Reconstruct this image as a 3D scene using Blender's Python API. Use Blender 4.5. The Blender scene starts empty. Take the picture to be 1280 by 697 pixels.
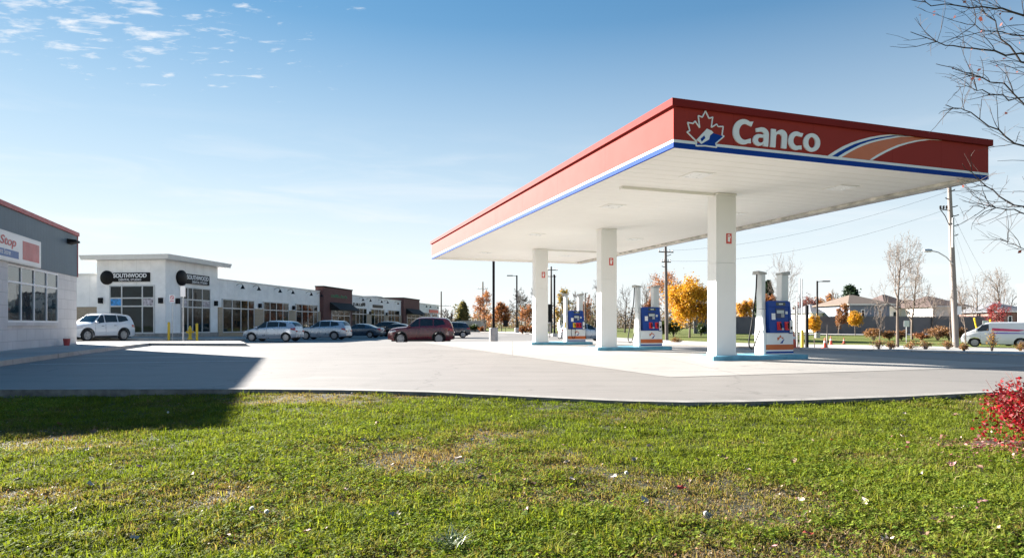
import bpy, bmesh, math, random
import numpy as np
from mathutils import Vector, Matrix, noise as mnoise

R = random.Random(7)
scene = bpy.context.scene
COL = scene.collection
F, CX, HY, EYE = 805.0, 640.0, 405.0, 1.0      # focal (photo px), principal column, horizon row, eye height

def ss(a, b, x):
    t = min(1.0, max(0.0, (x - a) / (b - a)))
    return t * t * (3 - 2 * t)

# canopy frame: O near corner, A away along the long side, B to the right along the short side
O2 = (3.26, 13.0)
A2 = (-0.324, 0.946)
B2 = (0.946, 0.324)
TH = math.atan2(0.324, 0.946)

def uv(x, y):
    dx, dy = x - O2[0], y - O2[1]
    return dx * A2[0] + dy * A2[1], dx * B2[0] + dy * B2[1]

def terrain(x, y):
    u, v = uv(x, y)
    a = ss(24, 36, u) * ss(-26, -2, v)
    b = ss(9, 30, v) * ss(20, 34, y) * (1 - 0.9 * ss(42, 76, y))
    return -0.4 * a * (1 - 0.6 * ss(60, 95, y)) - 0.75 * b * (1 - 0.4 * a)

def G(px, py):
    z = 0.0
    for _ in range(40):
        d = (EYE - z) * F / (py - HY)
        x = (px - CX) / F * d
        z = 0.5 * z + 0.5 * terrain(x, d)
    return (x, d)

def at(px, d):
    x = (px - CX) / F * d
    return Vector((x, d, terrain(x, d)))

def zat(py, d):
    return EYE + (HY - py) * d / F

def plane_hit(px, py, P0, D):
    """ray through a pixel against the vertical plane through P0 along D -> (t along D, z)"""
    k = (px - CX) / F
    t = (k * P0[1] - P0[0]) / (D[0] - k * D[1])
    y = P0[1] + t * D[1]
    return t, EYE + (HY - py) * y / F

# ------------------------------------------------------------------ object helpers
def tag(o, label=None, cat=None, group=None, kind=None):
    if label: o['label'] = label
    if cat: o['category'] = cat
    if group: o['group'] = group
    if kind: o['kind'] = kind
    return o

def thing(name, label, cat, loc=(0, 0, 0), rz=0.0, group=None):
    o = bpy.data.objects.new(name, None)
    o.empty_display_size = 0.2
    COL.objects.link(o)
    o.location = loc
    o.rotation_euler = (0, 0, rz)
    return tag(o, label, cat, group)

def copy_tree(o, parent=None):
    c = o.copy()
    COL.objects.link(c)
    if parent: c.parent = parent
    for ch in list(o.children):
        copy_tree(ch, c)
    return c

class MB:
    def __init__(s): s.v = []; s.f = []; s.m = []; s.mi = 0
    def mat(s, i): s.mi = i; return s
    def face(s, idx): s.f.append(tuple(idx)); s.m.append(s.mi)
    def poly(s, pts):
        n = len(s.v); s.v += [tuple(p) for p in pts]; s.face(range(n, n + len(pts))); return s
    def hexa(s, p):
        n = len(s.v); s.v += [tuple(q) for q in p]
        for q in ((0,3,2,1),(4,5,6,7),(0,1,5,4),(1,2,6,5),(2,3,7,6),(3,0,4,7)):
            s.face([n + i for i in q])
        return s
    def box(s, x0, x1, y0, y1, z0, z1):
        return s.hexa([(x0,y0,z0),(x1,y0,z0),(x1,y1,z0),(x0,y1,z0),(x0,y0,z1),(x1,y0,z1),(x1,y1,z1),(x0,y1,z1)])
    def tube(s, pts, rad, n=6, cap=True):
        pts = [Vector(p) for p in pts]
        if not hasattr(rad, '__len__'): rad = [rad] * len(pts)
        base = len(s.v); ref = None
        for i, p in enumerate(pts):
            a = pts[max(i-1, 0)]; b = pts[min(i+1, len(pts)-1)]
            d = (b - a)
            d = d.normalized() if d.length > 1e-9 else Vector((0,0,1))
            if ref is None: ref = Vector((1,0,0)) if abs(d.x) < 0.8 else Vector((0,1,0))
            e1 = (ref - d * ref.dot(d))
            if e1.length < 1e-4: e1 = d.orthogonal()
            e1.normalize()
            e2 = d.cross(e1); ref = e1
            for k in range(n):
                t = 2 * math.pi * k / n
                q = p + (e1 * math.cos(t) + e2 * math.sin(t)) * rad[i]
                s.v.append((q.x, q.y, q.z))
        for i in range(len(pts)-1):
            for k in range(n):
                k2 = (k+1) % n
                s.face((base+i*n+k, base+i*n+k2, base+(i+1)*n+k2, base+(i+1)*n+k))
        if cap:
            s.face([base+k for k in range(n)][::-1])
            s.face([base+(len(pts)-1)*n+k for k in range(n)])
        return s
    def lathe(s, prof, n=16, c=(0,0,0), axis='z'):
        base = len(s.v)
        for r, h in prof:
            for k in range(n):
                t = 2*math.pi*k/n
                a, b = r*math.cos(t), r*math.sin(t)
                if axis == 'z': q = (c[0]+a, c[1]+b, c[2]+h)
                elif axis == 'y': q = (c[0]+a, c[1]+h, c[2]+b)
                else: q = (c[0]+h, c[1]+a, c[2]+b)
                s.v.append(q)
        for i in range(len(prof)-1):
            for k in range(n):
                k2 = (k+1) % n
                s.face((base+i*n+k, base+i*n+k2, base+(i+1)*n+k2, base+(i+1)*n+k))
        s.face([base+k for k in range(n)][::-1])
        s.face([base+(len(prof)-1)*n+k for k in range(n)])
        return s
    def prism(s, pts, fn, h0, h1):
        """pts: 2D outline, fn(a,b,h) -> 3D"""
        n = len(pts); base = len(s.v)
        s.v += [tuple(fn(a, b, h0)) for a, b in pts] + [tuple(fn(a, b, h1)) for a, b in pts]
        s.face([base+i for i in range(n)][::-1]); s.face([base+n+i for i in range(n)])
        for i in range(n):
            j = (i+1) % n
            s.face((base+i, base+j, base+n+j, base+n+i))
        return s
    def build(s, name, mats, parent=None, smooth=False, bevel=0, seg=2, recalc=True):
        me = bpy.data.meshes.new(name)
        me.from_pydata(s.v, [], s.f)
        if not isinstance(mats, (list, tuple)): mats = [mats]
        for m in mats: me.materials.append(m)
        if len(mats) > 1: me.polygons.foreach_set('material_index', s.m)
        if recalc or bevel:
            bm = bmesh.new(); bm.from_mesh(me)
            bmesh.ops.recalc_face_normals(bm, faces=bm.faces)
            if bevel:
                ed = [e for e in bm.edges if len(e.link_faces) == 2 and e.calc_face_angle(0) > 0.6]
                bmesh.ops.bevel(bm, geom=ed, offset=bevel, segments=seg, affect='EDGES', profile=0.6, clamp_overlap=True)
            bm.to_mesh(me); bm.free()
        if smooth:
            me.polygons.foreach_set('use_smooth', [True]*len(me.polygons))
            if smooth != 'all':
                try: me.set_sharp_from_angle(angle=math.radians(38))
                except Exception: pass
        o = bpy.data.objects.new(name, me)
        COL.objects.link(o)
        if parent: o.parent = parent
        return o

# ------------------------------------------------------------------ materials
def _new(name):
    m = bpy.data.materials.new(name); m.use_nodes = True
    nt = m.node_tree; b = nt.nodes['Principled BSDF']
    return m, nt, b

def N(nt, t, **kw):
    n = nt.nodes.new(t)
    for k, v in kw.items():
        if k in n.inputs: n.inputs[k].default_value = v
        else: setattr(n, k, v)
    return n

def mathn(nt, op, a, b=None, clamp=False):
    n = nt.nodes.new('ShaderNodeMath'); n.operation = op; n.use_clamp = clamp
    for i, x in enumerate((a, b)):
        if x is None: continue
        if hasattr(x, 'default_value') or hasattr(x, 'is_linked'): nt.links.new(x, n.inputs[i])
        else: n.inputs[i].default_value = x
    return n.outputs[0]

def mixc(nt, fac, a, b, blend='MIX'):
    n = nt.nodes.new('ShaderNodeMix'); n.data_type = 'RGBA'; n.blend_type = blend
    for sock, x in ((n.inputs[0], fac), (n.inputs[6], a), (n.inputs[7], b)):
        if hasattr(x, 'is_linked'): nt.links.new(x, sock)
        elif isinstance(x, (tuple, list)): sock.default_value = (*x[:3], 1)
        else: sock.default_value = x
    return n.outputs[2]

def ramp(nt, fac, stops):
    n = nt.nodes.new('ShaderNodeValToRGB'); nt.links.new(fac, n.inputs[0])
    e = n.color_ramp.elements
    while len(e) < len(stops): e.new(0.5)
    for i, (p, c) in enumerate(stops):
        e[i].position = p; e[i].color = (*c, 1) if isinstance(c, (tuple, list)) else (c, c, c, 1)
    return n.outputs[0]

def noise(nt, scale, detail=4, rough=0.55, vec=None, dist=0):
    n = N(nt, 'ShaderNodeTexNoise'); n.inputs['Scale'].default_value = scale
    n.inputs['Detail'].default_value = detail; n.inputs['Roughness'].default_value = rough
    n.inputs['Distortion'].default_value = dist
    if vec is not None: nt.links.new(vec, n.inputs['Vector'])
    return n.outputs['Fac']

def coord(nt, which='Object', scale=None, rot=None):
    o = nt.nodes.new('ShaderNodeTexCoord').outputs[which]
    if scale or rot:
        m = nt.nodes.new('ShaderNodeMapping'); nt.links.new(o, m.inputs[0])
        if scale: m.inputs['Scale'].default_value = scale
        if rot: m.inputs['Rotation'].default_value = rot
        o = m.outputs[0]
    return o

def bump(nt, b, h, strength=0.3, dist=0.02):
    n = nt.nodes.new('ShaderNodeBump'); n.inputs['Strength'].default_value = strength
    n.inputs['Distance'].default_value = dist
    nt.links.new(h, n.inputs['Height']); nt.links.new(n.outputs[0], b.inputs['Normal'])

def mat(name, c, rough=0.6, metal=0.0, var=0.12, scale=2.5, bmp=0.0, bscale=60, coat=0.0, spec=0.5, stretch=None, rvar=0.06):
    m, nt, b = _new(name)
    v = coord(nt, 'Object', stretch)
    f = noise(nt, scale, 5, 0.6, v)
    lo = tuple(x*(1-var) for x in c); hi = tuple(min(1, x*(1+var)) for x in c)
    nt.links.new(ramp(nt, f, [(0.3, lo), (0.7, hi)]), b.inputs['Base Color'])
    r = noise(nt, scale*3, 3, 0.5, v)
    nt.links.new(ramp(nt, r, [(0.3, max(0.02, rough-rvar)), (0.7, min(1, rough+rvar))]), b.inputs['Roughness'])
    b.inputs['Metallic'].default_value = metal
    b.inputs['Specular IOR Level'].default_value = spec
    if coat:
        b.inputs['Coat Weight'].default_value = coat; b.inputs['Coat Roughness'].default_value = 0.04
    if bmp: bump(nt, b, noise(nt, bscale, 4, 0.6, v), bmp, 0.01)
    return m

def mat_attr(name, rough=0.6, trans=0.3, spec=0.3, tmul=(1.1, 1.15, 0.7)):
    """leaf and blade material, colour from the mesh's own 'Col' attribute"""
    m, nt, b = _new(name)
    a = nt.nodes.new('ShaderNodeAttribute'); a.attribute_name = 'Col'
    nt.links.new(a.outputs['Color'], b.inputs['Base Color'])
    b.inputs['Roughness'].default_value = rough; b.inputs['Specular IOR Level'].default_value = spec
    if trans:
        t = nt.nodes.new('ShaderNodeBsdfTranslucent')
        nt.links.new(mixc(nt, 1.0, a.outputs['Color'], tmul, 'MULTIPLY'), t.inputs['Color'])
        mx = nt.nodes.new('ShaderNodeMixShader'); mx.inputs[0].default_value = trans
        nt.links.new(b.outputs[0], mx.inputs[1]); nt.links.new(t.outputs[0], mx.inputs[2])
        nt.links.new(mx.outputs[0], nt.nodes['Material Output'].inputs['Surface'])
    return m

def mat_asphalt(name, c, seed=0.0, joint=False, spec=0.3, rough=0.85):
    m, nt, b = _new(name)
    v = coord(nt, 'Object')
    big = noise(nt, 0.12, 6, 0.65, v, 0.6)
    mid = noise(nt, 1.3, 5, 0.6, v)
    fine = noise(nt, 90, 3, 0.7, v)
    col = ramp(nt, big, [(0.25, tuple(x*0.80 for x in c)), (0.5, c), (0.75, tuple(min(1, x*1.10) for x in c))])
    col = mixc(nt, 0.35, col, ramp(nt, mid, [(0.3, tuple(x*0.82 for x in c)), (0.7, tuple(x*1.1 for x in c))]))
    col = mixc(nt, 0.5, col, ramp(nt, fine, [(0.25, (0.62,)*3), (0.75, (1.32,)*3)]), 'MULTIPLY')
    # tar-filled cracks
    vo = N(nt, 'ShaderNodeTexVoronoi', feature='DISTANCE_TO_EDGE'); vo.inputs['Scale'].default_value = 0.16 if not joint else 0.11
    wob = N(nt, 'ShaderNodeTexNoise'); wob.inputs['Scale'].default_value = 0.7; wob.inputs['Detail'].default_value = 6
    nt.links.new(v, wob.inputs['Vector'])
    vec = nt.nodes.new('ShaderNodeVectorMath'); vec.operation = 'MULTIPLY_ADD'
    nt.links.new(wob.outputs['Color'], vec.inputs[0]); vec.inputs[1].default_value = (2.2, 2.2, 0); nt.links.new(v, vec.inputs[2])
    nt.links.new(vec.outputs[0], vo.inputs['Vector'])
    crack = ramp(nt, vo.outputs['Distance'], [(0.0, 1.0), (0.005, 0.0)])
    col = mixc(nt, mathn(nt, 'MULTIPLY', crack, 0.45), col, tuple(x*0.3 for x in c))
    # oil and rubber stains
    st = noise(nt, 0.55, 4, 0.5, v, 1.2)
    col = mixc(nt, ramp(nt, st, [(0.60, 0.0), (0.74, 0.4)]), col, tuple(x*0.5 for x in c))
    sp_ = noise(nt, 3.2, 2, 0.4, v, 0.3)
    col = mixc(nt, ramp(nt, sp_, [(0.70, 0.0), (0.78, 0.5)]), col, tuple(x*0.45 for x in c))
    ty = noise(nt, 1.0, 5, 0.6, coord(nt, 'Object', (0.07, 1.6, 1), (0, 0, 0.25)), 0.5)
    col = mixc(nt, ramp(nt, ty, [(0.52, 0.0), (0.68, 0.38)]), col, tuple(x*0.6 for x in c))
    pt_ = N(nt, 'ShaderNodeTexVoronoi', feature='F1'); pt_.inputs['Scale'].default_value = 0.13; nt.links.new(v, pt_.inputs['Vector'])
    col = mixc(nt, 0.22, col, mixc(nt, 1.0, col, ramp(nt, pt_.outputs['Color'], [(0.2, (0.6,)*3), (0.8, (1.3,)*3)]), 'MULTIPLY'))
    if joint:   # sawn joints in poured concrete
        sx = nt.nodes.new('ShaderNodeSeparateXYZ'); nt.links.new(v, sx.inputs[0])
        js = []
        for k, per in ((0, 4.5), (1, 4.0)):
            fr = mathn(nt, 'FRACT', mathn(nt, 'DIVIDE', sx.outputs[k], per))
            js.append(mathn(nt, 'LESS_THAN', fr, 0.008))
        j = mathn(nt, 'MAXIMUM', js[0], js[1])
        col = mixc(nt, mathn(nt, 'MULTIPLY', j, 0.55), col, tuple(x*0.35 for x in c))
    nt.links.new(col, b.inputs['Base Color'])
    b.inputs['Roughness'].default_value = rough; b.inputs['Specular IOR Level'].default_value = spec
    bump(nt, b, fine, 0.35, 0.006)
    return m

def mat_ground(name):
    m, nt, b = _new(name)
    v = coord(nt, 'Object')
    f1 = noise(nt, 0.35, 6, 0.6, v); f2 = noise(nt, 6, 5, 0.7, v)
    col = ramp(nt, f1, [(0.3, (0.085, 0.12, 0.025)), (0.55, (0.13, 0.15, 0.04)), (0.75, (0.21, 0.165, 0.075))])
    col = mixc(nt, 0.6, col, ramp(nt, f2, [(0.3, (0.5,)*3), (0.7, (1.5,)*3)]), 'MULTIPLY')
    nt.links.new(col, b.inputs['Base Color'])
    b.inputs['Roughness'].default_value = 0.95; b.inputs['Specular IOR Level'].default_value = 0.1
    bump(nt, b, f2, 0.8, 0.06)
    return m

def mat_brick(name, c1, c2, mortar, bw, bh, msize=0.015, axis='X', rough=0.85, bmp=0.3):
    """blocks laid on a vertical wall; axis names the local horizontal axis of that wall"""
    m, nt, b = _new(name)
    o = nt.nodes.new('ShaderNodeTexCoord').outputs['Object']
    sx = nt.nodes.new('ShaderNodeSeparateXYZ'); nt.links.new(o, sx.inputs[0])
    cb = nt.nodes.new('ShaderNodeCombineXYZ')
    if axis == 'XY': nt.links.new(mathn(nt, 'ADD', sx.outputs[0], sx.outputs[1]), cb.inputs[0])
    else: nt.links.new(sx.outputs['XYZ'.index(axis)], cb.inputs[0])
    nt.links.new(sx.outputs[2], cb.inputs[1])
    t = nt.nodes.new('ShaderNodeTexBrick'); nt.links.new(cb.outputs[0], t.inputs['Vector'])
    t.inputs['Color1'].default_value = (*c1, 1); t.inputs['Color2'].default_value = (*c2, 1); t.inputs['Mortar'].default_value = (*mortar, 1)
    t.inputs['Scale'].default_value = 1.0; t.inputs['Brick Width'].default_value = bw; t.inputs['Row Height'].default_value = bh
    t.inputs['Mortar Size'].default_value = msize
    f = noise(nt, 1.2, 5, 0.6, o)
    col = mixc(nt, 0.6, t.outputs['Color'], ramp(nt, f, [(0.3, (0.85,)*3), (0.7, (1.1,)*3)]), 'MULTIPLY')
    nt.links.new(col, b.inputs['Base Color']); b.inputs['Roughness'].default_value = rough
    inv = mathn(nt, 'SUBTRACT', 1.0, t.outputs['Fac'])
    bump(nt, b, inv, bmp, 0.02)
    return m

def mat_siding(name, c, per, axis='X', rough=0.5, depth=0.35, metal=0.0):
    m, nt, b = _new(name)
    o = nt.nodes.new('ShaderNodeTexCoord').outputs['Object']
    sx = nt.nodes.new('ShaderNodeSeparateXYZ'); nt.links.new(o, sx.inputs[0])
    s = mathn(nt, 'ADD', sx.outputs[0], sx.outputs[1]) if axis == 'XY' else sx.outputs['XYZ'.index(axis)]
    fr = mathn(nt, 'FRACT', mathn(nt, 'DIVIDE', s, per))
    h = ramp(nt, fr, [(0.0, 0.0), (0.06, 1.0), (0.94, 1.0), (1.0, 0.0)])
    f = noise(nt, 1.0, 5, 0.6, o)
    col = ramp(nt, f, [(0.3, tuple(x*0.9 for x in c)), (0.7, tuple(min(1, x*1.08) for x in c))])
    col = mixc(nt, ramp(nt, fr, [(0.0, 0.35), (0.04, 0.0)]), col, tuple(x*0.45 for x in c))
    nt.links.new(col, b.inputs['Base Color']); b.inputs['Roughness'].default_value = rough; b.inputs['Metallic'].default_value = metal
    bump(nt, b, h, depth, 0.015)
    return m

def mat_glass(name, c=(0.02, 0.03, 0.033), rough=0.03, spec=0.8):
    m, nt, b = _new(name)
    f = noise(nt, 0.7, 3, 0.5, coord(nt, 'Object'))
    nt.links.new(ramp(nt, f, [(0.35, tuple(x*0.6 for x in c)), (0.7, tuple(x*1.5 for x in c))]), b.inputs['Base Color'])
    b.inputs['Roughness'].default_value = rough; b.inputs['Specular IOR Level'].default_value = spec
    bump(nt, b, noise(nt, 0.9, 2, 0.5, coord(nt, 'Object')), 0.10, 0.05)
    return m

M = {}
M['asphalt'] = mat_asphalt('worn_pale_asphalt', (0.225, 0.209, 0.193), spec=0.5, rough=0.64)
M['pad'] = mat_asphalt('poured_concrete_pad', (0.355, 0.338, 0.317), joint=True, spec=0.4, rough=0.66)
M['walk'] = mat_asphalt('sidewalk_concrete', (0.44, 0.42, 0.39), joint=True)
M['kerb_back'] = mat('shade_toned_kerb_back', (0.15, 0.145, 0.135), 0.95, var=0.4, scale=5, bmp=0.5)  # kerb concrete coloured darker, with the shade of its back face painted in
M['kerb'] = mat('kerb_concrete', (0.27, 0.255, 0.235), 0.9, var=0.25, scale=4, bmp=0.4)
M['paint_line'] = mat('worn_line_paint', (0.6, 0.6, 0.58), 0.8, var=0.3, scale=9)
M['ground'] = mat_ground('rough_grass_ground')
M['soil'] = mat('lawn_soil', (0.045, 0.042, 0.02), 0.95, var=0.4, scale=8, bmp=0.8, bscale=30)
M['mulch'] = mat('bark_mulch', (0.075, 0.045, 0.03), 0.95, var=0.5, scale=18, bmp=1.0, bscale=50)
M['fascia'] = mat('canopy_red_panel', (0.31, 0.039, 0.032), 0.74, var=0.03, scale=0.8, spec=0.085, rvar=0.008)
M['cap'] = mat('canopy_dark_red_cap', (0.20, 0.020, 0.018), 0.74, var=0.04, spec=0.08, rvar=0.008)
M['white_gloss'] = mat('white_sign_vinyl', (0.78, 0.78, 0.78), 0.7, var=0.03, spec=0.07, rvar=0.01)
M['blue_gloss'] = mat('royal_blue_vinyl', (0.010, 0.05, 0.27), 0.74, var=0.06, spec=0.06, rvar=0.01)
M['orange'] = mat('orange_vinyl', (0.55, 0.115, 0.02), 0.4, var=0.05)
M['soffit'] = mat('white_soffit_metal', (0.86, 0.835, 0.79), 0.5, var=0.02, scale=0.6, rvar=0.02, spec=0.35)
M['gutter'] = mat('stained_gutter', (0.55, 0.52, 0.46), 0.6, var=0.45, scale=2.2)
M['column'] = mat('white_column_cladding', (0.78, 0.77, 0.75), 0.35, var=0.03, scale=1)
M['lens'] = mat('light_lens', (0.80, 0.80, 0.78), 0.3, var=0.03)
M['red_sign'] = mat('small_red_sign', (0.55, 0.04, 0.025), 0.4, var=0.05)
M['island'] = mat('blue_painted_kerb', (0.11, 0.32, 0.44), 0.6, var=0.22, scale=3, bmp=0.2)
M['pump_white'] = mat('pump_white_panel', (0.76, 0.76, 0.75), 0.35, var=0.05, scale=2)
M['pump_grey'] = mat('pump_grey_cladding', (0.55, 0.57, 0.58), 0.35, var=0.06, metal=0.15)
M['pump_cap'] = mat('pump_cap_grey', (0.33, 0.33, 0.32), 0.5, var=0.08)
M['pump_blue'] = mat('pump_blue_panel', (0.006, 0.045, 0.25), 0.4, var=0.08, spec=0.3)
M['pump_navy'] = mat('pump_navy_bezel', (0.008, 0.02, 0.09), 0.35, var=0.1)
M['rubber'] = mat('black_rubber', (0.009, 0.009, 0.010), 0.7, var=0.2, spec=0.2)
M['red_plastic'] = mat('red_plastic', (0.60, 0.014, 0.022), 0.4, var=0.06)
M['yellow_plastic'] = mat('yellow_plastic', (0.75, 0.5, 0.02), 0.45, var=0.06)
M['lcd'] = mat('pale_lcd', (0.45, 0.5, 0.5), 0.25, var=0.05)
M['lcd_dark'] = mat('dark_display', (0.02, 0.03, 0.025), 0.2, var=0.2)
M['black_metal'] = mat('black_powder_coat', (0.010, 0.010, 0.012), 0.65, var=0.2, spec=0.15)
M['steel'] = mat('galvanised_steel', (0.42, 0.43, 0.44), 0.42, metal=0.6, var=0.15, scale=6)
M['yellow_paint'] = mat('yellow_safety_paint', (0.72, 0.47, 0.02), 0.5, var=0.12, scale=5)
M['frame'] = mat('aluminium_window_frame', (0.50, 0.51, 0.52), 0.4, metal=0.3, var=0.06)
M['frame_white'] = mat('white_window_frame', (0.74, 0.74, 0.75), 0.45, var=0.04)
M['frame_dark'] = mat('dark_window_frame', (0.10, 0.10, 0.10), 0.45, metal=0.2, var=0.06)
M['glass'] = mat_glass('shop_glass', (0.006, 0.015, 0.018), 0.03, 0.27)
M['glass_tint'] = mat_glass('blue_tinted_glass', (0.016, 0.034, 0.045), 0.03, 1.0)
M['stucco'] = mat('cream_stucco', (0.60, 0.575, 0.54), 0.85, var=0.05, scale=1.0, bmp=0.2, bscale=80)
M['panel_white'] = mat_siding('white_wall_panels', (0.83, 0.82, 0.80), 1.22, 'XY', 0.7, 0.5)
M['coping'] = mat('pale_metal_coping', (0.68, 0.67, 0.64), 0.45, var=0.05)
M['tan_brick'] = mat_brick('tan_brick', (0.36, 0.27, 0.18), (0.40, 0.31, 0.21), (0.42, 0.38, 0.32), 0.4, 0.14, 0.012, 'XY')
M['brown_brick'] = mat_brick('brown_red_brick', (0.115, 0.05, 0.046), (0.14, 0.062, 0.055), (0.13, 0.075, 0.07), 0.4, 0.14, 0.008, 'XY')
M['awning'] = mat('black_awning_canvas', (0.010, 0.012, 0.012), 0.8, var=0.2)
M['block'] = mat_brick('painted_block', (0.55, 0.545, 0.555), (0.585, 0.58, 0.585), (0.43, 0.43, 0.44), 0.82, 0.41, 0.012, 'XY', 0.8, 0.35)
M['grey_siding'] = mat_siding('grey_metal_siding', (0.072, 0.110, 0.145), 0.30, 'XY', 0.5, 0.4)
M['red_trim'] = mat('red_roof_trim', (0.34, 0.045, 0.05), 0.45, var=0.08)
M['sign_white'] = mat('sign_face_white', (0.70, 0.69, 0.69), 0.35, var=0.03)
M['sign_pink'] = mat('faded_red_sign_square', (0.48, 0.11, 0.11), 0.4, var=0.18, scale=1.2)
M['sign_red'] = mat('sign_red_lettering', (0.50, 0.05, 0.06), 0.4, var=0.05)
M['sign_blue'] = mat('sign_blue_band', (0.03, 0.10, 0.30), 0.4, var=0.12)
M['sign_black'] = mat('sign_black_face', (0.007, 0.007, 0.008), 0.4, var=0.2, spec=0.15)
M['sign_green'] = mat('sign_green_lettering', (0.012, 0.12, 0.05), 0.5, var=0.1)
M['poster_blue'] = mat('blue_poster', (0.02, 0.22, 0.52), 0.4, var=0.7, scale=3.5)
M['poster_grey'] = mat('portrait_poster', (0.36, 0.33, 0.36), 0.4, var=0.9, scale=4.5)
M['wood_pole'] = mat('weathered_pole_wood', (0.235, 0.205, 0.185), 0.9, var=0.25, scale=3, bmp=0.5, stretch=(6, 6, 0.4))
M['wood_dark'] = mat('dark_pole_wood', (0.13, 0.11, 0.10), 0.9, var=0.25, scale=3, bmp=0.5, stretch=(6, 6, 0.4))
M['bark'] = mat('grey_brown_bark', (0.135, 0.105, 0.085), 0.95, var=0.35, scale=6, bmp=0.7, bscale=25)
M['bark_dark'] = mat('dark_twig_bark', (0.055, 0.040, 0.036), 0.9, var=0.3, scale=6)
M['leaf'] = mat_attr('leaf_surface', 0.6, 0.35, 0.25, (1.1, 1.0, 0.7))
M['blade'] = mat_attr('grass_blade', 0.75, 0.42, 0.06, (1.2, 1.2, 0.5))
M['dryleaf'] = mat_attr('dry_leaf', 0.7, 0.2, 0.3, (1, 1, 1))
M['fence_grey'] = mat_siding('grey_fence_boards', (0.115, 0.115, 0.125), 0.16, 'XY', 0.85, 0.6)
M['fence_pale'] = mat_siding('pale_fence_boards', (0.66, 0.60, 0.53), 0.5, 'XY', 0.85, 0.6)
M['tyre'] = mat('tyre_rubber', (0.014, 0.014, 0.015), 0.75, var=0.2)
M['rim'] = mat('alloy_rim', (0.33, 0.34, 0.36), 0.35, metal=0.7, var=0.08)
M['under'] = mat('underbody_black', (0.010, 0.010, 0.011), 0.8, var=0.2)
M['trim_black'] = mat('black_plastic_trim', (0.018, 0.018, 0.019), 0.6, var=0.15)
M['car_glass'] = mat_glass('car_glass', (0.010, 0.013, 0.016), 0.03, 0.7)
M['lamp_red'] = mat('tail_lamp_red', (0.35, 0.012, 0.015), 0.2, var=0.1, coat=0.6)
M['lamp_clear'] = mat('head_lamp_clear', (0.55, 0.57, 0.6), 0.12, var=0.1, coat=0.8)
M['plate'] = mat('number_plate', (0.62, 0.62, 0.64), 0.4, var=0.05)
M['cone'] = mat('traffic_cone_orange', (0.62, 0.07, 0.03), 0.5, var=0.08)
M['concrete'] = mat('cast_concrete', (0.46, 0.45, 0.43), 0.9, var=0.2, scale=5, bmp=0.4)
M['fluff'] = mat('dandelion_fluff', (0.80, 0.80, 0.77), 0.9, var=0.05)
_nt = M['fluff'].node_tree; _t = _nt.nodes.new('ShaderNodeBsdfTranslucent'); _t.inputs['Color'].default_value = (.85, .85, .82, 1)
_m = _nt.nodes.new('ShaderNodeMixShader'); _m.inputs[0].default_value = .5
_nt.links.new(_nt.nodes['Principled BSDF'].outputs[0], _m.inputs[1]); _nt.links.new(_t.outputs[0], _m.inputs[2]); _nt.links.new(_m.outputs[0], _nt.nodes['Material Output'].inputs['Surface'])
M['stem'] = mat('green_stem', (0.12, 0.16, 0.05), 0.6, var=0.1)
def paint(name, c, metal=0.3, rough=0.32):
    return mat(name, c, rough, metal, 0.03, 1.0, coat=0.9)

# ------------------------------------------------------------------ text
def text_shape(body, w=None, h=None, bold=0.0, shear=0.0, spacing=1.0):
    """-> (verts2d, faces) of the built-in font, scaled to a box of w x h with its lower-left at 0,0"""
    cu = bpy.data.curves.new('lettering', 'FONT'); cu.body = body; cu.offset = bold; cu.shear = shear; cu.space_character = spacing
    cu.resolution_u = 6
    o = bpy.data.objects.new('lettering', cu); COL.objects.link(o)
    bpy.context.view_layer.update()
    me = bpy.data.meshes.new_from_object(o.evaluated_get(bpy.context.evaluated_depsgraph_get()))
    vs = [(v.co.x, v.co.y) for v in me.vertices]; fs = [tuple(p.vertices) for p in me.polygons]
    bpy.data.objects.remove(o); bpy.data.curves.remove(cu); bpy.data.meshes.remove(me)
    x0 = min(a for a, _ in vs); x1 = max(a for a, _ in vs); y0 = min(b for _, b in vs); y1 = max(b for _, b in vs)
    sx = w/(x1-x0) if w else None; sy = h/(y1-y0) if h else None
    sx = sx or sy; sy = sy or sx
    return [((a-x0)*sx, (b-y0)*sy) for a, b in vs], fs

def add_text(mb, shape, fn, h0, h1):
    """extrude flat lettering through fn(a,b,h) -> 3D, front at h1, with closed sides"""
    vs, fs = shape; n = len(vs); base = len(mb.v)
    mb.v += [tuple(fn(a, b, h1)) for a, b in vs] + [tuple(fn(a, b, h0)) for a, b in vs]
    cnt = {}
    for f in fs:
        mb.face([base+i for i in f])
        for i in range(len(f)):
            e = (f[i], f[(i+1) % len(f)]); cnt[tuple(sorted(e))] = cnt.get(tuple(sorted(e)), []) + [e]
    for k, es in cnt.items():
        if len(es) == 1:
            a, b = es[0]; mb.face((base+b, base+a, base+n+a, base+n+b))

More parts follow.
